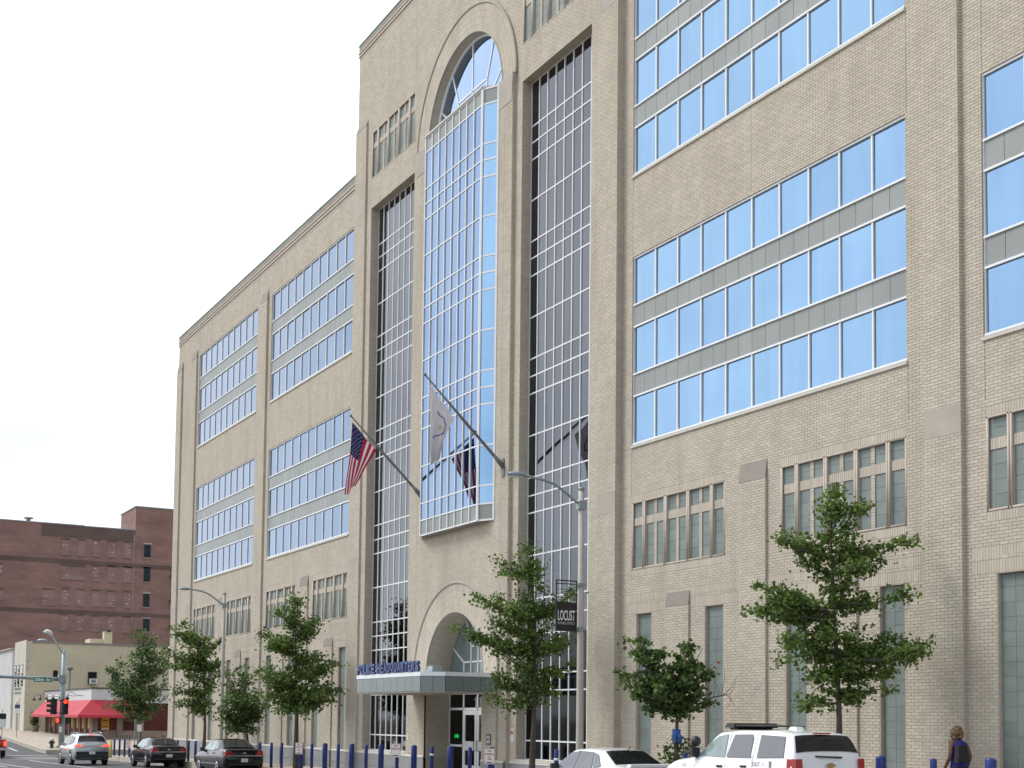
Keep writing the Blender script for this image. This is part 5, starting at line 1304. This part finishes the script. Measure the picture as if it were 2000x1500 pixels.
top('rear_window', -2.44, -2.24, .84, .72, 'car_glass', .02); top('windscreen', .5, 1.2, .68, .8, 'car_glass_green')
for s in (1, -1):
    b = MB(); b.hexa([(-2.57, s * .74, .92), (-2.3, s * .96, .92), (-2.3, s * 1.0, .92), (-2.57, s * .94, .92), (-2.555, s * .76, 1.34), (-2.32, s * .95, 1.34), (-2.32, s * .985, 1.34), (-2.555, s * .93, 1.34)]); b.build('tail_light', 'tail', t)
b = MB(); b.hexa([(.05, -.62, 1.91), (.42, -.62, 1.91), (.42, .62, 1.91), (.05, .62, 1.91), (.08, -.60, 2.0), (.36, -.60, 2.0), (.36, .60, 2.0), (.08, .60, 2.0)]); lb = b.build('light_bar', 'plastic', t)
b = MB(); b.box(.1, .38, -.5, .5, 1.87, 1.912); b.build('light_bar_foot', 'plastic', t)
b = MB(); b.hexa([(-1.0, -.58, 1.925), (.04, -.60, 1.94), (.04, .60, 1.94), (-1.0, .58, 1.925), (-1.0, -.58, 1.945), (.04, -.60, 1.975), (.04, .60, 1.975), (-1.0, .58, 1.945)]); b.build('roof_rack', 'plastic', t)
b = MB(); b.hexa([(-1.55, -.1, 1.87), (-1.25, -.1, 1.87), (-1.25, .1, 1.87), (-1.55, .1, 1.87), (-1.5, -.08, 1.93), (-1.3, -.08, 1.93), (-1.3, .08, 1.93), (-1.5, .08, 1.93)]); b.build('roof_antenna', 'car_white', t)
mirrors(t, side, 1.10, 1.42, 'plastic', .21, .20); handles(t, side, [(.12, 1.17), (-.78, 1.18)], 'plastic')
b = MB(); sy = side(1.0, 1.5) + .16; b.lathe([(.03, -.09), (.085, -.08), (.11, -.02), (.11, .05), (.09, .07)], 12, (1.02, sy, 1.64), 'x'); b.build('spot_light', 'plastic', t, True)
b = MB(); b.tube([(.98, sy, 1.55), (.92, sy - .14, 1.50)], .018, 6); b.build('spot_light_stem', 'chrome', t)
seams(t, side, [((1.05, .6), (1.1, 1.2)), ((-.09, .55), (-.09, 1.82)), ((-.98, .9), (-1.1, 1.2)), ((-1.1, 1.2), (-1.08, 1.8))])
for q in ((-.5, .5, 1.13, 1.16),): rear_patch(t, 'tailgate_trim', 'car_white', -2.555, [(q[0], q[2]), (q[1], q[2]), (q[1], q[3]), (q[0], q[3])], .02)
rear_patch(t, 'emblem', 'gold', -2.56, [(-.12, 1.2), (-.05, 1.2), (-.05, 1.175), (.05, 1.175), (.05, 1.2), (.12, 1.2), (.12, 1.245), (.05, 1.245), (.05, 1.27), (-.05, 1.27), (-.05, 1.245), (-.12, 1.245)], .02)
rear_patch(t, 'wiper', 'plastic', -2.47, [(-.35, 1.35), (.35, 1.375), (.35, 1.40), (-.35, 1.38)], .05); rear_patch(t, 'high_brake_light', 'tail', -2.23, [(-.22, 1.79), (.22, 1.79), (.22, 1.815), (-.22, 1.815)], .07)
plate_(t, -2.575, .86)
yy = side(-1.4, 1.1)
text_on('lettering', 'DIST. 1', .085, .38, (-1.12, yy, 1.19), (-1, 0, 0), (0, 0, 1), t, 'granite', .006)
text_on('lettering', '315', .07, .16, (1.62, f(1.6)[0] * .99, 1.14), (-1, 0, 0), (0, 0, 1), t, 'granite', .008)
b = MB(); b.box(-1.95, -1.40, yy, yy + .005, 1.07, 1.09); b.build('stripe', 'letter_blue', t)
b = MB(); b.box(-1.78, -1.70, yy, yy + .005, 1.15, 1.29); b.build('door_badge', 'granite', t)
# red pickup at the left edge
PICK = [(-2.8, .95, .55, 1.08, 1.12, .92), (-2.72, .97, .5, 1.08, 1.13, .93), (-.9, .98, .45, 1.08, 1.13, .93), (-.75, .98, .45, 1.1, 1.75, .74), (.3, .98, .45, 1.1, 1.82, .74), (.7, .98, .45, 1.1, 1.7, .74), (1.3, .98, .45, 1.08, 1.18, .88), (2.5, .95, .5, 1.0, 1.08, .84), (2.75, .88, .55, .8, .85, .7)]
t, win, top, side, f = car('pickup_truck', 'dark red pickup truck with lit tail light at the left edge', 'car', (-90.2, -8.84, zg(-90.2) + ROAD), PICK, 'car_red', wheel_r=.4, wheel_x=(-1.75, 1.8))
win('side_window', [(.95, 1.2), (.55, 1.62), (-.55, 1.66), (-.6, 1.2)], 'car_glass')
for s in (1, -1): rear_patch(t, 'tail_light', 'tail_lit', -2.79, [(s * .78, .72), (s * .94, .72), (s * .94, 1.02), (s * .78, 1.02)][::s], .03)
rear_patch(t, 'bumper', 'chrome', -2.82, [(-.95, .45), (.95, .45), (.95, .62), (-.95, .62)], .08); plate_(t, -2.91, .53); mirrors(t, side, .9, 1.25, 'plastic')

# ------------------------------------------------------------------ woman walking along the wall
def person(x, y):
    t = empty('person'); tag(t, 'woman with curly blond hair and blue top walking past the right pier', 'person')
    J = {'pel': (0, 0, .94), 'ch': (.02, 0, 1.28), 'nk': (.05, 0, 1.46), 'hd0': (.08, 0, 1.52), 'hd1': (.11, 0, 1.60), 'hd2': (.10, 0, 1.70),
         'sl': (.01, -.17, 1.40), 'el': (-.08, -.21, 1.12), 'wl': (.06, -.24, .90), 'hl': (.10, -.24, .82), 'sr': (.01, .17, 1.40), 'er': (-.02, .23, 1.13), 'wr': (.12, .22, .95), 'hr': (.17, .22, .88),
         'hpl': (0, -.09, .90), 'kl': (.14, -.10, .50), 'al': (.02, -.10, .10), 'tl': (.16, -.11, .04), 'hpr': (0, .09, .90), 'kr': (-.02, .10, .49), 'ar': (-.22, .10, .13), 'tr': (-.10, .11, .04)}
    rad = {'pel': .15, 'ch': .145, 'nk': .058, 'hd0': .07, 'hd1': .085, 'hd2': .08, 'sl': .062, 'el': .046, 'wl': .032, 'hl': .03, 'sr': .062, 'er': .046, 'wr': .032, 'hr': .03, 'hpl': .10, 'kl': .065, 'al': .045, 'tl': .035, 'hpr': .10, 'kr': .065, 'ar': .045, 'tr': .035}
    E_ = [('pel', 'ch'), ('ch', 'nk'), ('nk', 'hd0'), ('hd0', 'hd1'), ('hd1', 'hd2'), ('ch', 'sl'), ('sl', 'el'), ('el', 'wl'), ('wl', 'hl'), ('ch', 'sr'), ('sr', 'er'), ('er', 'wr'), ('wr', 'hr'), ('pel', 'hpl'), ('hpl', 'kl'), ('kl', 'al'), ('al', 'tl'), ('pel', 'hpr'), ('hpr', 'kr'), ('kr', 'ar'), ('ar', 'tr')]
    ks = list(J); me = bpy.data.meshes.new('body'); V = [J[k] for k in ks]; Ed = [(ks.index(a), ks.index(c)) for a, c in E_]; Rr = [rad[k] for k in ks]
    for w_, s in (('hl', -1), ('hr', 1)):      # five fingers on each hand
        i = ks.index(w_); p = Vector(J[w_])
        for q in range(5):
            d = Vector((.02 * (q - 1.5), .008 * s, -.045 if q else -.015)); d2 = d + Vector((.01, -.012 * s, -.035)); 
            if q == 0: d = Vector((.035, -.01 * s, -.01)); d2 = d + Vector((.015, -.01 * s, -.03))
            V += [tuple(p + d), tuple(p + d2)]; Ed += [(i, len(V) - 2), (len(V) - 2, len(V) - 1)]; Rr += [.009, .007]
    me.from_pydata(V, Ed, [])
    o = bpy.data.objects.new('body', me); COL.objects.link(o); o.parent = t
    sm = o.modifiers.new('skin', 'SKIN'); 
    if not me.skin_vertices:
        bm = bmesh.new(); bm.from_mesh(me); bm.verts.layers.skin.verify(); bm.to_mesh(me); bm.free()
    for i, r in enumerate(Rr): me.skin_vertices[0].data[i].radius = (r, r)
    me.skin_vertices[0].data[0].use_root = True
    ss = o.modifiers.new('sub', 'SUBSURF'); ss.levels = 1; ss.render_levels = 2
    me.materials.append(M['skin_dark'])
    dg = bpy.context.evaluated_depsgraph_get(); m2 = bpy.data.meshes.new_from_object(o.evaluated_get(dg)); o.modifiers.clear(); o.data = m2
    if not m2.materials: m2.materials.append(M['skin_dark'])
    m2.polygons.foreach_set('use_smooth', [True] * len(m2.polygons))
    def loft(nm, secs, m, n=16):
        b = MB()
        for (cx, cy, z, a, c) in secs:
            for j in range(n): an = 2 * math.pi * j / n; b.v.append((cx + a * math.cos(an), cy + c * math.sin(an), z))
        for k in range(len(secs) - 1):
            for j in range(n): a0 = k * n + j; a1 = k * n + (j + 1) % n; b.f.append((a0, a1, a1 + n, a0 + n)); b.m.append(0)
        return b.build(nm, m, t, True)
    loft('top', [(0, 0, .88, .16, .19), (0, 0, 1.0, .145, .175), (.01, 0, 1.15, .14, .165), (.015, 0, 1.28, .15, .185), (.02, 0, 1.38, .135, .20), (.03, 0, 1.44, .10, .13), (.045, 0, 1.475, .065, .07)], 'top_blue')
    loft('trousers', [(0, 0, .62, .15, .19), (0, 0, .80, .165, .195), (0, 0, .93, .155, .185)], 'trousers')
    for s, k, a in ((-1, 'kl', 'al'), (1, 'kr', 'ar')):
        h, kk, aa = J['hpl' if s < 0 else 'hpr'], J[k], J[a]
        loft('trouser_leg', [(aa[0], aa[1], aa[2] + .02, .07, .065), (kk[0], kk[1], kk[2], .085, .08), ((kk[0] + h[0]) / 2, (kk[1] + h[1]) / 2, .72, .105, .10)], 'trousers')
        b = MB(); tt_ = J['tl' if s < 0 else 'tr']; b.tube([(aa[0] - .05, aa[1], .04), (aa[0] + .04, aa[1], .045), (tt_[0] + .06, tt_[1], .03)], [.045, .05, .03], 8); b.build('shoe', 'black', t, True)
    b = MB(); b.hexa([(-.26, -.02, 1.02), (-.12, -.02, 1.02), (-.12, .24, 1.02), (-.26, .24, 1.02), (-.24, 0, 1.36), (-.13, 0, 1.36), (-.13, .20, 1.36), (-.24, .20, 1.36)]); b.build('shoulder_bag', 'trousers', t)
    # curls
    n = 420; d = rng.normal(size=(n, 3)); d /= np.linalg.norm(d, axis=1, keepdims=True); d = d[(d[:, 0] < .55) | (d[:, 2] > .2)]
    C = np.array([.075, 0, 1.60]) + d * np.array([.105, .112, .145]) * rng.uniform(.75, 1.05, (len(d), 1)) + np.array([-.02, 0, -.02])
    V_, Q_ = [], []
    hb = MB()
    for c in C:
        r = rng.uniform(.018, .034); hb.lathe([(r * .5, -r), (r, 0), (r * .5, r)], 6, tuple(c))
    hb.build('hair', 'hair', t, True)
    for s in (1, -1):
        b = MB(); b.lathe([(.004, -.008), (.012, 0), (.004, .008)], 8, (.185, s * .032, 1.615)); b.build('eye', 'black', t, True)
    b = MB(); b.tube([(.19, 0, 1.62), (.215, 0, 1.585), (.19, 0, 1.575)], [.008, .016, .01], 6); b.build('nose', 'skin', t, True)
    b = MB(); b.tube([(.178, -.026, 1.545), (.19, 0, 1.545), (.178, .026, 1.545)], .007, 5); b.build('mouth', 'sign_red', t, True)
    t.location = (x, y, zg(x)); t.rotation_euler = (0, 0, math.pi - .12); t.scale = (.95, .95, .95); return t
person(-18.0, -.95)
# ------------------------------------------------------------------ beyond 20th street
def root_world(name, label, cat='building', group=None): return tag(empty(name), label, cat, group)
# red brick warehouse
W = root_world('warehouse', 'tall red brick warehouse with bricked up windows beyond the corner')
WX = -185.0; wy0, wy1 = -6.0, 22.3; WT = 27.7
wz0 = zg(WX) - 1
b = MB(); b.box(WX - 40, WX, wy0, wy1, wz0, WT); b.build('wall', 'brick_red', W)
b = MB(); b.box(WX - 9, WX + .02, 22.15, 34, wz0, 30.95); b.build('stair_tower', 'brick_red', W)
b = MB(); b.box(WX - 40, WX + .06, wy0 - .1, 15.3, WT, WT + .14); b.box(WX - 40, WX + .06, 15.3, 22.14, WT - .06, WT + .08); b.build('coping', 'granite', W)
b = MB(); b.box(WX - 9.1, WX + .08, 22.05, 34.1, 30.95, 31.09); b.build('coping', 'granite', W)
for z0, z1 in ((22.45, 23.05), (15.7, 16.25)):
    b = MB(); b.box(WX, WX + .05, wy0, 27.5, z0, z1); b.build('string_course', 'brick_band', W)
b = MB(); b.box(WX, WX + .012, 9.8, 22.1, 26.0, WT - .06); b.build('repaired_parapet', 'brick_band', W)
b = MB(); b.box(WX, WX + .03, 21.95, 22.08, 15, 27.0); b.build('downpipe', 'stone_dark', W)
FILL = [(12.38, 13.43, 23.75, 25.64), (14.49, 15.48, 23.77, 25.69), (16.45, 17.49, 23.82, 25.78), (18.45, 19.53, 23.84, 25.81), (20.59, 21.65, 23.9, 25.85), (12.5, 15.44, 20.45, 22.1), (16.52, 17.54, 20.44, 22.28), (18.55, 19.63, 20.44, 22.35), (20.66, 21.72, 20.55, 22.37),
        (10.11, 11.61, 16.85, 18.77), (12.54, 13.46, 17.0, 18.99), (14.52, 15.51, 16.98, 18.96), (16.54, 17.64, 17.0, 18.96), (18.62, 19.67, 17.03, 18.95), (20.75, 21.73, 17.06, 19.01), (12.52, 13.46, 13.58, 15.45), (14.57, 15.56, 13.58, 15.43), (16.59, 17.62, 13.6, 15.46), (18.72, 19.71, 13.61, 15.51), (20.8, 21.77, 13.63, 15.54), (4.4, 5.0, 20.6, 21.8), (4.5, 5.2, 17.3, 18.5)]
for y0, y1, z0, z1 in FILL:
    b = MB(); b.box(WX, WX + .035, y0, y1, z0, z1); f = b.build('bricked_window', 'brick_fill', W)
    b = MB(); b.box(WX, WX + .14, y0 - .08, y1 + .08, z0 - .12, z0); b.build('sill', 'stone_dark', f)
    b = MB(); b.box(WX, WX + .05, y0 - .05, y1 + .05, z1, z1 + .22); b.build('lintel', 'brick_band', f)
    pb = MB()
    for k in range(rng.integers(0, 5)):
        py, pz = rng.uniform(y0 + .1, y1 - .2), rng.uniform(z0 + .1, z1 - .2); w_ = rng.uniform(.12, .3); pb.box(WX + .03, WX + .04, py, min(y1, py + w_), pz, pz + .08)
    if pb.v: pb.build('pale_bricks', 'pale_block', f)
for y0, y1, z0, z1 in ((23.38, 24.31, 24.0, 25.85), (23.43, 24.34, 20.62, 22.49), (23.45, 24.34, 17.12, 19.01), (23.52, 24.44, 13.75, 15.55)):
    b = MB(); b.box(WX, WX + .06, y0, y1, z0, z1); f = b.build('window', 'plastic', W)
    for a, c in ((z0 + .06, (z0 + z1) / 2 - .03), ((z0 + z1) / 2 + .03, z1 - .06)):
        b = MB(); b.box(WX + .055, WX + .065, y0 + .07, y1 - .07, a, c); b.build('pane', 'glass_dark', f)
    b = MB(); b.box(WX, WX + .16, y0 - .1, y1 + .1, z0 - .14, z0); b.build('sill', 'stone_dark', f)
    b = MB(); b.box(WX, WX + .05, y0 - .1, y1 + .1, z1, z1 + .2); b.build('lintel', 'stone', f)
b = MB()
for z in (11, 14.6, 18.1, 21.6): b.box(WX, WX + .9, 27.0, 30, z, z + .08); b.box(WX + .85, WX + .9, 27.0, 30, z + 1.0, z + 1.05); b.box(WX + .85, WX + .9, 27.0, 27.05, z, z + 1.0)
b.build('fire_escape', 'black', W)
b = MB(); b.lathe([(.5, 0), (.5, .25), (.3, .3), (.3, .6), (.65, .65), (.65, .8)], 12, (WX - 1.5, 8.3, WT)); b.build('roof_vent', 'galv', W, True)
b = MB(); b.tube([(WX - .5, 20.9, WT), (WX - .5, 21.1, WT + .35)], .03, 5); b.lathe([(.02, 0), (.3, .1), (.42, .22)], 12, (WX - .5, 21.2, WT + .4)); b.build('satellite_dish', 'lens', W)
settle(W, (WX, 10, zg(WX)))
# tan two storey building
Tn = root_world('tan_brick_building', 'two storey yellow tan brick building behind the red awning')
TX = -134.0; ty0 = .47; tz0 = zg(TX) - .6
b = MB(); b.box(TX - 6.8, TX, ty0, 26, tz0, 9.05); b.build('wall', 'brick_yellow', Tn)
b = MB(); b.box(TX - 6.9, TX + .06, ty0 + .4, 26.1, 9.05, 9.22); b.build('coping', 'stone_dark', Tn)
b = MB(); b.box(TX - 6.8, TX + .03, ty0 - .12, ty0, tz0, 9.3); b.build('front_facing', 'limestone', Tn)
for k in range(10):
    b = MB(); b.box(TX + .0, TX + .05, ty0 + .0, ty0 + (.22 if k % 2 else .34), .8 + k * .82, 1.2 + k * .82); b.build('quoin', 'limestone', Tn)
for x0 in (-140.3, -138.4, -136.3):
    b = MB(); b.box(x0, x0 + 1.0, ty0 - .16, ty0 - .115, 4.9, 7.0); f = b.build('window', 'plastic', Tn)
    b = MB(); b.box(x0 + .08, x0 + .92, ty0 - .17, ty0 - .155, 5.0, 6.9); b.build('pane', 'glass_dark', f)
b = MB(); b.box(-138.8, -136.6, ty0 - .18, ty0 - .11, .4, 3.8); f = b.build('door', 'limestone', Tn)
b = MB(); b.box(-138.3, -137.1, ty0 - .2, ty0 - .17, .5, 3.4); b.build('door_leaf', 'stone_dark', f)
for z in (4.15, 4.55):
    b = MB()
    for k in range(9): b.box(-140 + k * .45, -139.7 + k * .45, ty0 - .16, ty0 - .118, z, z + .22)
    b.build('wall_letters', 'granite', Tn)
for y0, y1, z0, z1 in ((2.91, 3.34, 5.73, 6.44), (6.18, 7.02, 5.2, 6.39), (8.45, 9.21, 5.24, 6.41)):
    b = MB(); b.box(TX, TX + .05, y0, y1, z0, z1); f = b.build('window', 'plastic', Tn)
    b = MB(); b.box(TX + .045, TX + .056, y0 + .05, y1 - .05, (z0 + z1) / 2 + .02, z1 - .05); b.build('pane', 'glass_dark', f)
    b = MB(); b.box(TX + .045, TX + .056, y0 + .05, y1 - .05, z0 + .05, (z0 + z1) / 2 - .02); b.build('pane', 'glass_dark', f)
    b = MB(); b.box(TX, TX + .12, y0 - .06, y1 + .06, z0 - .08, z0); b.build('sill', 'sill', f)
b = MB(); b.box(TX - 4, TX - 3.2, 8.3, 9.1, 9.1, 10.6); b.build('chimney', 'brick_yellow', Tn)
b = MB(); b.box(TX - 4.1, TX - 3.1, 8.5, 8.95, 10.6, 10.75); b.build('chimney_cap', 'plastic', Tn)
b = MB(); b.box(TX - 6, TX - 3.5, 7.0, 8.3, 9.1, 9.85); b.build('roof_upstand', 'brick_yellow', Tn)
b = MB(); b.lathe([(.35, 0), (.5, .1), (.4, .22), (.1, .3)], 12, (TX - .6, 1.9, 9.2)); b.build('roof_vent', 'galv', Tn, True)
settle(Tn, (TX, 8, zg(TX)))
ac = root_world('air_conditioner', 'white window air conditioner in the tan brick building', 'air conditioner')
b = MB(); b.box(TX + .06, TX + .45, 6.3, 6.98, 5.23, 5.72); b.build('case', 'white_paint', ac); b = MB(); b.box(TX + .45, TX + .465, 6.4, 6.88, 5.3, 5.65); b.build('grille', 'granite', ac); settle(ac, (TX, 6.6, 5.2))
vp = root_world('vent_pipe', 'dark vent pipe with round cap rising from the restaurant roof', 'pipe')
b = MB(); b.tube([(-128, 3.35, 3.9), (-128, 3.35, 6.35)], .09, 8); b.build('pipe', 'stone_dark', vp); b = MB(); b.lathe([(.12, 0), (.32, .1), (.3, .3), (.1, .4)], 12, (-128, 3.35, 6.3)); b.build('cap', 'stone_dark', vp, True); settle(vp, (-128, 3.35, 4))
# restaurant with red awning
Rs = root_world('restaurant', 'single storey corner restaurant with red awning and pale fascia')
RX, RY = -110.0, 1.8; rz = zg(RX) - .5
b = MB(); b.box(RX - 20.5, RX, RY, 18, rz, 3.2); b.build('wall', 'maroon_dark', Rs)
b = MB(); b.box(RX - 20.6, RX + .12, RY - .12, 18, 3.2, 4.30); b.build('fascia', 'fascia', Rs)
b = MB(); b.box(RX - 20.7, RX + .2, RY - .2, 18, 4.30, 4.40); b.build('roof_edge', 'plastic', Rs)
aw = MB(); pr_, z0, z1 = 1.35, 2.18, 3.40
A = [(RX - 20.6, RY - .13), (RX + .13, RY - .13), (RX + .13, 5.0)]; O = [(RX - 20.6, RY - pr_), (RX + pr_, RY - pr_), (RX + pr_, 5.0)]
for k in range(2):
    n = 14 if k == 0 else 4
    for i in range(n):
        u0, u1 = i / n, (i + 1) / n
        L_ = lambda P, u, z: (P[k][0] + (P[k + 1][0] - P[k][0]) * u, P[k][1] + (P[k + 1][1] - P[k][1]) * u, z)
        aw.quad(L_(O, u0, z0), L_(O, u1, z0), L_(A, u1, z1), L_(A, u0, z1)); aw.quad(L_(O, u0, z0 - .22), L_(O, u1, z0 - .22), L_(O, u1, z0), L_(O, u0, z0))
aw.poly([(RX + .13, 5.0, z1), (RX + pr_, 5.0, z0), (RX + pr_, 5.0, z0 - .22), (RX + .13, 5.0, z0 - .22)])
aw.poly([(RX - 20.6, RY - .13, z1), (RX - 20.6, RY - pr_, z0), (RX - 20.6, RY - pr_, z0 - .22), (RX - 20.6, RY - .13, z0 - .22)])
aw.build('awning', 'awning', Rs)
for x in np.arange(RX - 20.4, RX + .1, 2.27):
    b = MB(); b.box(x, x + .45, RY - .14, RY + .01, rz, 2.9); b.build('brick_pier', 'brick_low', Rs)
for x in np.arange(RX - 19.6, RX - 1, 2.27):
    b = MB(); b.box(x, x + 1.1, RY - .05, RY + .005, .9, 2.7); b.build('window_board', 'maroon', Rs)
    if int((x - RX) * 10) % 3 != 0:
        b = MB(); b.box(x + .25, x + .8, RY - .07, RY - .052, 1.1, 2.0); b.build('poster', 'poster', Rs)
for y0, y1 in ((RY - .13, RY + .45), (3.75, 4.25), (5.3, 5.9)):
    b = MB(); b.box(RX - .3, RX + .13, y0, y1, rz, 2.9); b.build('brick_pier', 'brick_low', Rs)
b = MB(); b.box(RX, RX + .1, RY + .45, 12, rz, .95); b.build('dwarf_wall', 'brick_low', Rs)
b = MB(); b.box(RX, RX + .05, 2.35, 3.7, .95, 2.3); f = b.build('window_board', 'maroon', Rs)
po = MB(); po.box(RX + .05, RX + .07, 2.55, 3.15, 1.02, 1.98); pf = po.build('poster', 'poster', f)
for i, (z, h, a, c) in enumerate(((1.70, .12, .08, .52), (1.55, .05, .1, .45), (1.38, .04, .12, .5), (1.22, .08, .08, .52), (1.08, .05, .1, .5))):
    b = MB(); n = 5
    for k in range(n): b.box(RX + .071, RX + .075, 2.55 + a + (c - a) * k / n, 2.55 + a + (c - a) * (k + .75) / n, z, z + h)
    b.build('print', 'black', f)
b = MB(); b.box(RX + .071, RX + .076, 2.56, 3.14, 1.02, 1.1); b.build('print_strip', 'white_paint', f)
for x in (-129.2, -126, -122.8, -119.6, -116.4, -113.2):
    b = MB(); b.tube([(x, RY - .13, 3.75), (x, RY - .7, 3.8), (x, RY - 1.0, 4.05), (x, RY - 1.25, 4.0), (x, RY - 1.35, 3.72)], .025, 5); g = b.build('gooseneck_lamp', 'plastic', Rs)
    b = MB(); b.lathe([(.05, 0), (.07, -.1), (.2, -.28)], 10, (x, RY - 1.35, 3.75)); b.build('lamp_shade', 'plastic', g, True)
b = MB(); b.lathe([(.14, -.04), (.14, .04)], 12, (RX + .14, 5.05, 3.75), 'x'); b.build('wall_lamp', 'plastic', Rs)
settle(Rs, (RX, RY, zg(RX)))
rw = root_world('red_wall', 'plain dark red wall seen between corner tree and headquarters', 'wall')
b = MB(); b.box(-100.5, -100.1, 6.2, 20, zg(-100) - .6, 3.6); b.build('panel', 'maroon_dark', rw); b = MB(); b.box(-100.6, -100.0, 6.1, 20, 3.6, 3.72); b.build('coping', 'plastic', rw); settle(rw, (-100.3, 10, zg(-100)))
# pale low building and street trees farther along
pb_ = root_world('pale_building', 'low pale building at the far left beside the tan one')
b = MB(); b.box(-166, -150, 1.5, 14, zg(-155) - .5, 9.1); b.build('wall', 'pale_block', pb_); b = MB(); b.box(-150, -149.9, 2.0, 3.2, 6.2, 6.5); b.build('vent', 'black', pb_); b = MB(); b.box(-166, -149.8, 1.3, 14, 9.1, 9.25); b.build('coping', 'stone', pb_); settle(pb_, (-158, 6, zg(-158)))
tree('street_tree', 'small tree beyond the mast arm at the far left', -146, -2.2, [(0, 0), (0, 60), (2, 120)], [(a, h, 55) for a, h in ((-26, 95), (-18, 115), (0, 125), (14, 118), (22, 98), (-10, 85), (10, 80), (-22, 75), (18, 72))], 19.5, .12, 1600, .2, 'leaf_far', clus=.5)
bs = root_world('evergreen_shrub', 'narrow dark evergreen in a planter at the awning corner', 'plant')
C = rng.normal(size=(1500, 3)) * np.array([.2, .2, .42]) + np.array([-131.2, .9, 1.55]); leaves_mesh('foliage', C, .1, 'leaf_maple', bs)
b = MB(); b.lathe([(.3, 0), (.42, .5), (.45, .55)], 12, (-131.2, .9, zg(-131))); b.build('planter', 'stone', bs, True); b = MB(); b.tube([(-131.2, .9, zg(-131) + .4), (-131.2, .9, 2.0)], .03, 5); b.build('stem', 'bark', bs); settle(bs, (-131.2, .9, zg(-131)))
sl = root_world('stone_wall', 'low pale stone wall by the pavement at far left', 'wall')
for k in range(5):
    b = MB(); b.box(-145 - .9 * k, -144.2 - .9 * k, -.5, -.1, zg(-146), zg(-146) + .5 + .12 * (k % 2)); b.build('stone', 'limestone', sl)
settle(sl, (-146, -.3, zg(-146)))
sc_ = root_world('security_camera', 'small white camera on the far corner of headquarters', 'camera')
b = MB(); b.tube([(-79.55, .25, 6.2), (-79.95, .1, 6.25), (-80.1, .0, 6.1)], [.03, .09, .09], 8); b.build('dome', 'white_paint', sc_, True); settle(sc_, (-79.6, .25, 6.2))
